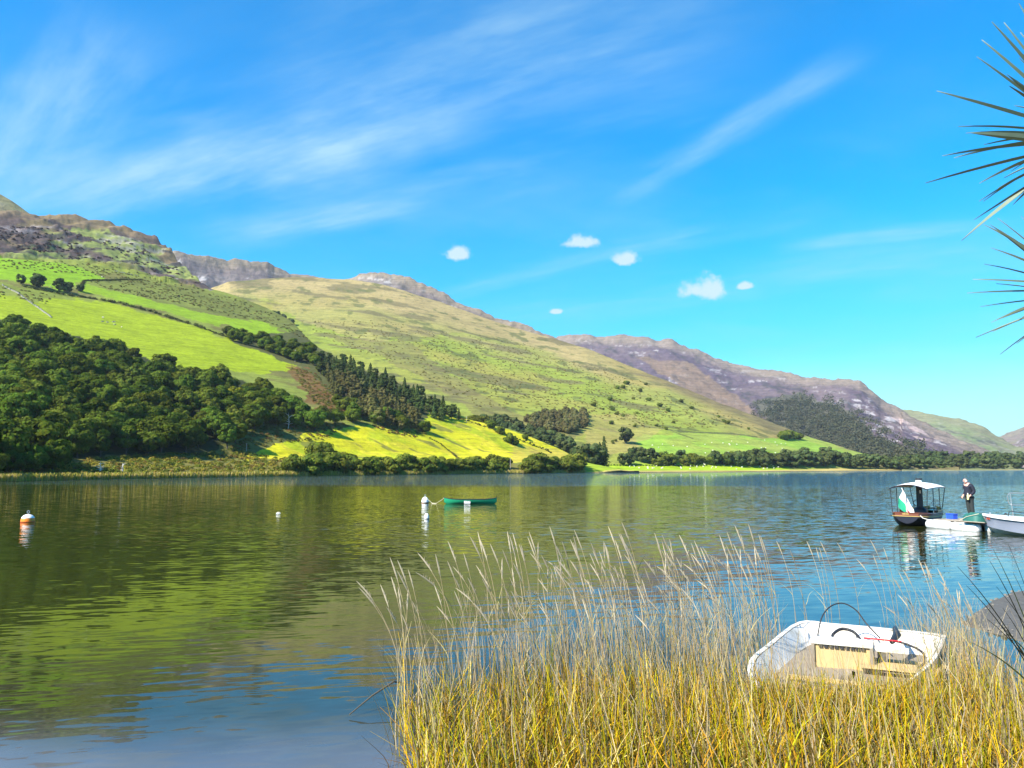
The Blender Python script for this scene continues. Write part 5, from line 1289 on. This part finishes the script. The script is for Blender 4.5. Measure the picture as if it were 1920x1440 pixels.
rope('mooring_rope', [ln.matrix_basis @ Vector((.42, -.02, .55)), ln.matrix_basis @ Vector((.65, -.3, .38)), J(-.05, .05, .30)], 'white mooring line from the launch stern to the jetty float', .013, M['canvas'])

# ------------------------------------------------------------------ sunk dinghy in the reeds
M['dingw'] = paint('dinghy_white', (.66, .64, .58), .55, var=.14, scale=5, dirt=((.33, .26, .15), .8))
M['ply'] = paint('stained_plywood', (.50, .36, .17), .8, var=.2, scale=5, dirt=((.28, .2, .1), .5))
M['oldwood'] = paint('grey_boards', (.24, .2, .15), .9, var=.3, scale=5)
ZR = .34
rimpx = [(1500, 1168), (1560, 1171), (1640, 1178), (1720, 1186), (1764, 1192), (1768, 1200), (1752, 1235), (1725, 1262), (1690, 1285), (1640, 1308), (1580, 1322), (1500, 1316), (1432, 1292), (1408, 1264), (1412, 1236), (1442, 1210)]
_r = [at_z(x, y, ZR - .17 * min(1, max(0, (y - 1175) / 130))) for x, y in rimpx]
rim = []
for i in range(len(_r)):
    p0, p1, p2, p3 = _r[i - 1], _r[i], _r[(i + 1) % len(_r)], _r[(i + 2) % len(_r)]
    for k in range(4):
        s_ = k / 4; rim.append(0.5 * ((2 * p1) + (p2 - p0) * s_ + (2 * p0 - 5 * p1 + 4 * p2 - p3) * s_ ** 2 + (3 * p1 - p0 - 3 * p2 + p3) * s_ ** 3))
dc = sum(rim, Vector()) / len(rim)
dg = empty('dinghy', (dc.x, dc.y, -.1)); tag(dg, 'half-sunk old white dinghy lying in the reeds', 'boat')
L_ = [p - Vector((dc.x, dc.y, -.1)) for p in rim]
zr = L_[0].z
def rs(s_, z): return [(p.x * s_, p.y * s_, z + (p.z - zr) * min(1, max(0, (z - .02) / (zr - .02)))) for p in L_]
MB().loft([rs(1.03, zr - .01), rs(1.01, zr - .10), rs(.92, .10), rs(.80, -.15), rs(.02, -.2)], True).build('hull', M['dingw'], dg, smooth=True)
MB().loft([rs(.96, zr), rs(.90, zr - .08), rs(.84, .26), rs(.79, .20)], True).build('inner_side', M['dingw'], dg, smooth=True)
MB().loft([rs(.81, .21), rs(.4, .19), rs(.02, .19)], True).build('floor', M['oldwood'], dg)
MB().loft([rs(1.03, zr - .03), rs(1.025, zr + .012), rs(1.0, zr + .018), rs(.97, zr + .003)], True).build('gunwale', M['dingw'], dg, smooth=True)
rel = lambda x, y, z: at_z(x, y, z) - Vector((dc.x, dc.y, -.1))
# wooden engine box
b0, b1 = rel(1528, 1252, .06), rel(1634, 1263, .06); bd = (b1 - b0); bw = bd.length; ba = math.atan2(bd.y, bd.x)
bx_ = MB().box((0, 0, 0), (bw, .42, .30)); o = bx_.build('plywood_box', M['ply'], dg); o.location = (b0 + b1) / 2 + Vector((-math.sin(ba) * .21, math.cos(ba) * .21, .15)); o.rotation_euler = (0, 0, ba)
MB().box((0, .0, .165), (bw + .06, .48, .025)).build('lid', M['dingw'], o)
for sx_ in (-1, 1): MB().box((sx_ * (bw / 2 + .012), -.01, 0), (.035, .46, .315)).build('edge_batten', M['oldwood'], o)
for k in range(9): MB().box((-bw / 2 + .08 + k * (bw - .16) / 8, -.222, .125), (.045, .02, .03)).build('slot', M['dark'], o)
q0 = rel(1700, 1243, .16)
for k in range(3):
    MB().box((0, 0, 0), (.85, .13, .025), Matrix.Rotation(ba, 3, 'Z')).build('thwart_board', M['ply'], dg, loc=q0 + Vector((math.sin(ba) * .17 * k - .05 * k, -math.cos(ba) * .17 * k, .0)))
q1 = rel(1655, 1235, .2)
MB().box((0, 0, 0), (.08, .1, .36)).build('seat_leg', M['dingw'], dg, loc=q1); MB().box((0, 0, 0), (.42, .16, .04), Matrix.Rotation(ba, 3, 'Z')).build('seat', M['dingw'], dg, loc=rel(1668, 1218, .34))
MB().box((0, 0, 0), (1.1, .10, .03), Matrix.Rotation(ba, 3, 'Z')).build('floor_board', M['oldwood'], dg, loc=rel(1560, 1290, .12))
MB().box((0, 0, 0), (1.3, .09, .03), Matrix.Rotation(ba, 3, 'Z')).build('floor_board', M['ply'], dg, loc=rel(1590, 1280, .12))
wp = lambda l: [at_z(x, y, z) for x, y, z in l]
def hose(pts, label, r=.012):
    # smooth through points
    P = wp(pts); out_ = []
    for i in range(len(P) - 1):
        p0, p1, p2, p3 = P[max(i - 1, 0)], P[i], P[i + 1], P[min(i + 2, len(P) - 1)]
        for k in range(6):
            s_ = k / 6; out_.append(0.5 * ((2 * p1) + (p2 - p0) * s_ + (2 * p0 - 5 * p1 + 4 * p2 - p3) * s_ ** 2 + (3 * p1 - p0 - 3 * p2 + p3) * s_ ** 3))
    out_.append(P[-1]); o = MB().tube(out_, r, 7).build('cable', M['dark'], smooth=True); return tag(o, label, 'cable')
hose([(1532, 1200, .34), (1540, 1160, .58), (1556, 1138, .70), (1580, 1131, .74), (1605, 1144, .66), (1625, 1170, .50), (1650, 1196, .38)], 'black control cable arching above the dinghy transom', .009)
hose([(1561, 1200, .36), (1563, 1188, .40), (1580, 1179, .44), (1602, 1186, .42), (1616, 1204, .36)], 'thick black hose loop on the dinghy engine box', .020)
hose([(1670, 1200, .38), (1700, 1208, .36), (1728, 1222, .32), (1735, 1240, .26), (1722, 1252, .2)], 'black hose curling down the dinghy side by the seat', .014)
hose([(1620, 1196, .4), (1650, 1199, .42), (1690, 1203, .40)], 'thin red and black cable lying across the dinghy', .010).data.materials[0] = M['red']
o = MB().tube(wp([(1678, 1178, .44), (1682, 1190, .42), (1672, 1204, .36)]), [.03, .05, .03], 8).build('outboard_clamp', M['iron'], smooth=True); tag(o, 'rusty dark clamp on the dinghy rim', 'clamp')

# ------------------------------------------------------------------ man on the jetty
M['skin'] = paint('skin', (.62, .36, .28), .6, var=.05); M['jacket'] = paint('navy_jacket', (.015, .018, .032), .85, var=.2, scale=8)
M['trouser'] = paint('grey_trousers', (.028, .035, .035), .9, var=.2, scale=8); M['hair'] = paint('white_hair', (.75, .73, .70), .9); M['shoe'] = paint('black_shoe', (.02, .02, .02), .5)
def skinned(name, verts, edges, radii, mat, parent, root=0, sub=2):
    me_ = bpy.data.meshes.new(name); me_.from_pydata(verts, edges, []); o_ = bpy.data.objects.new(name, me_); COL.objects.link(o_)
    md = o_.modifiers.new('s', 'SKIN'); sv_ = me_.skin_vertices[0].data
    for i, r in enumerate(radii): sv_[i].radius = r if isinstance(r, tuple) else (r, r)
    sv_[root].use_root = True
    ms = o_.modifiers.new('d', 'SUBSURF'); ms.levels = sub; ms.render_levels = sub
    dg_ = bpy.context.evaluated_depsgraph_get(); nm_ = bpy.data.meshes.new_from_object(o_.evaluated_get(dg_)); bpy.data.objects.remove(o_)
    nm_.name = name; nm_.materials.clear(); nm_.materials.append(mat); nm_.polygons.foreach_set('use_smooth', np.ones(len(nm_.polygons), bool))
    return mobj(name, nm_, None, parent)
mp = at_z(1821, 973, DECK)
man = empty('person', mp, math.radians(8)); tag(man, 'bald man in navy jacket and grey trousers standing head bowed on the jetty', 'person')
# facing -X; y is his left(-)/right side depth
hip, waist, chest, sho, neck = (-.04, 0, .92), (-.06, 0, 1.10), (-.02, 0, 1.28), (-.05, 0, 1.44), (-.12, 0, 1.52)
head1, head2 = (-.17, 0, 1.60), (-.20, 0, 1.68)
V_ = [hip, waist, chest, sho, neck, head1, head2]; E_ = [(i, i + 1) for i in range(6)]; R_ = [(.155, .16), (.145, .15), (.16, .175), (.11, .14), .058, .085, .082]
def limb(start, pts, rad):
    p = start
    for q_, r in zip(pts, rad): V_.append(q_); R_.append(r); E_.append((p, len(V_) - 1)); p = len(V_) - 1
    return p
HAND = []
for sg in (-1, 1):
    limb(0, [(-.03, sg * .10, .86), (-.01, sg * .105, .50), (.05, sg * .10, .10), (.02, sg * .11, .045), (-.13, sg * .12, .03)], [.095, .068, .045, .042, .035])
    w_ = limb(3, [(-.04, sg * .20, 1.42), (.03, sg * .25, 1.16), (-.14, sg * .21, 1.00), (-.19, sg * .19, .96)], [.065, .048, .036, .038])
    for k in range(4):
        limb(w_, [(-.215 - .006 * k, sg * .19 + (k - 1.5) * .02, .93), (-.222, sg * .185 + (k - 1.5) * .02, .895 - .006 * (1.5 - abs(k - 1.5))), (-.205, sg * .18 + (k - 1.5) * .02, .865)], [.010, .009, .008])
    limb(w_, [(-.205, sg * .155, .945), (-.225, sg * .15, .915)], [.011, .009])
limb(6, [(-.275, 0, 1.645)], [.016])
skinned('body', V_, E_, R_, M['skin'], man)
skinned('trousers', [(-.04, 0, .90), (-.03, -.10, .86), (-.01, -.105, .50), (.05, -.10, .10), (-.03, .10, .86), (-.01, .105, .50), (.05, .10, .10)], [(0, 1), (1, 2), (2, 3), (0, 4), (4, 5), (5, 6)], [(.12, .13), .11, .085, .07, .11, .085, .07], M['trouser'], man)
skinned('jacket', [(-.05, 0, .86), (-.06, 0, 1.10), (-.02, 0, 1.28), (-.05, 0, 1.43), (-.11, 0, 1.50), (-.04, -.20, 1.41), (.03, -.26, 1.16), (-.13, -.21, 1.01), (-.04, .20, 1.41), (.03, .26, 1.16), (-.13, .21, 1.01)],
        [(0, 1), (1, 2), (2, 3), (3, 4), (3, 5), (5, 6), (6, 7), (3, 8), (8, 9), (9, 10)], [(.185, .185), (.175, .185), (.19, .205), (.14, .17), .078, .092, .074, .056, .092, .074, .056], M['jacket'], man)
for sg in (-1, 1):
    MB().tube([(.07, sg * .11, .03), (.05, sg * .11, .05), (-.06, sg * .115, .05), (-.17, sg * .12, .035), (-.2, sg * .12, .03)], [.02, .05, .05, .045, .02], 10).build('shoe', M['shoe'], man, smooth=True)
    MB().tube([(-.16, sg * .085, 1.66), (-.155, sg * .098, 1.645), (-.165, sg * .09, 1.62)], [.012, .02, .01], 8).build('ear', M['skin'], man, smooth=True)
    MB().tube([(-.268, sg * .032, 1.665), (-.276, sg * .032, 1.662)], [.012, .008], 8).build('eye', M['dark'], man)
hr = MB()
for i in range(9):
    a = math.radians(-110 + 220 * i / 8)
    hr.tube([(-.180 + .072 * math.cos(a), .074 * math.sin(a), 1.585), (-.183 + .082 * math.cos(a), .082 * math.sin(a), 1.615), (-.186 + .080 * math.cos(a), .080 * math.sin(a), 1.64)], [.010, .016, .008], 6)
hr.build('hair', M['hair'], man, smooth=True)
MB().box((-.262, 0, 1.602), (.012, .045, .008)).build('mouth', M['band'], man)
hp = man.matrix_basis @ Vector((-.235, -.185, .86))
o = empty('drink_bottle', hp); tag(o, 'pale yellow bottle held in the hand of the man', 'bottle')
M['yel'] = paint('yellow_plastic', (.75, .72, .30), .4)
MB().lathe([(.01, -.03), (.038, -.03), (.04, .02), (.04, .15), (.018, .20)], 14).build('bottle_body', M['yel'], o, smooth=True); MB().lathe([(.02, .20), (.02, .24), (.01, .245)], 12).build('cap', M['canvas'], o, smooth=True)

# ------------------------------------------------------------------ haze
zmax = max(max(v.co.z for v in o.data.vertices) for o in bpy.data.objects if o.name.split('.')[0] == 'hill') + 12
hb_ = MB().box((500, 3095, (zmax - 4) / 2), (8400, 7090, zmax + 4)).build('haze', None)
m = bpy.data.materials.new('haze_air'); m.use_nodes = True; m.node_tree.nodes.clear()
pv = m.node_tree.nodes.new('ShaderNodeVolumePrincipled'); pv.inputs['Color'].default_value = (.72, .82, 1.0, 1); pv.inputs['Density'].default_value = 6e-5; pv.inputs['Anisotropy'].default_value = .2
ou = m.node_tree.nodes.new('ShaderNodeOutputMaterial'); m.node_tree.links.new(pv.outputs[0], ou.inputs['Volume'])
hb_.data.materials.append(m); tag(hb_, 'thin blue haze in the valley air', 'haze', None, 'stuff')
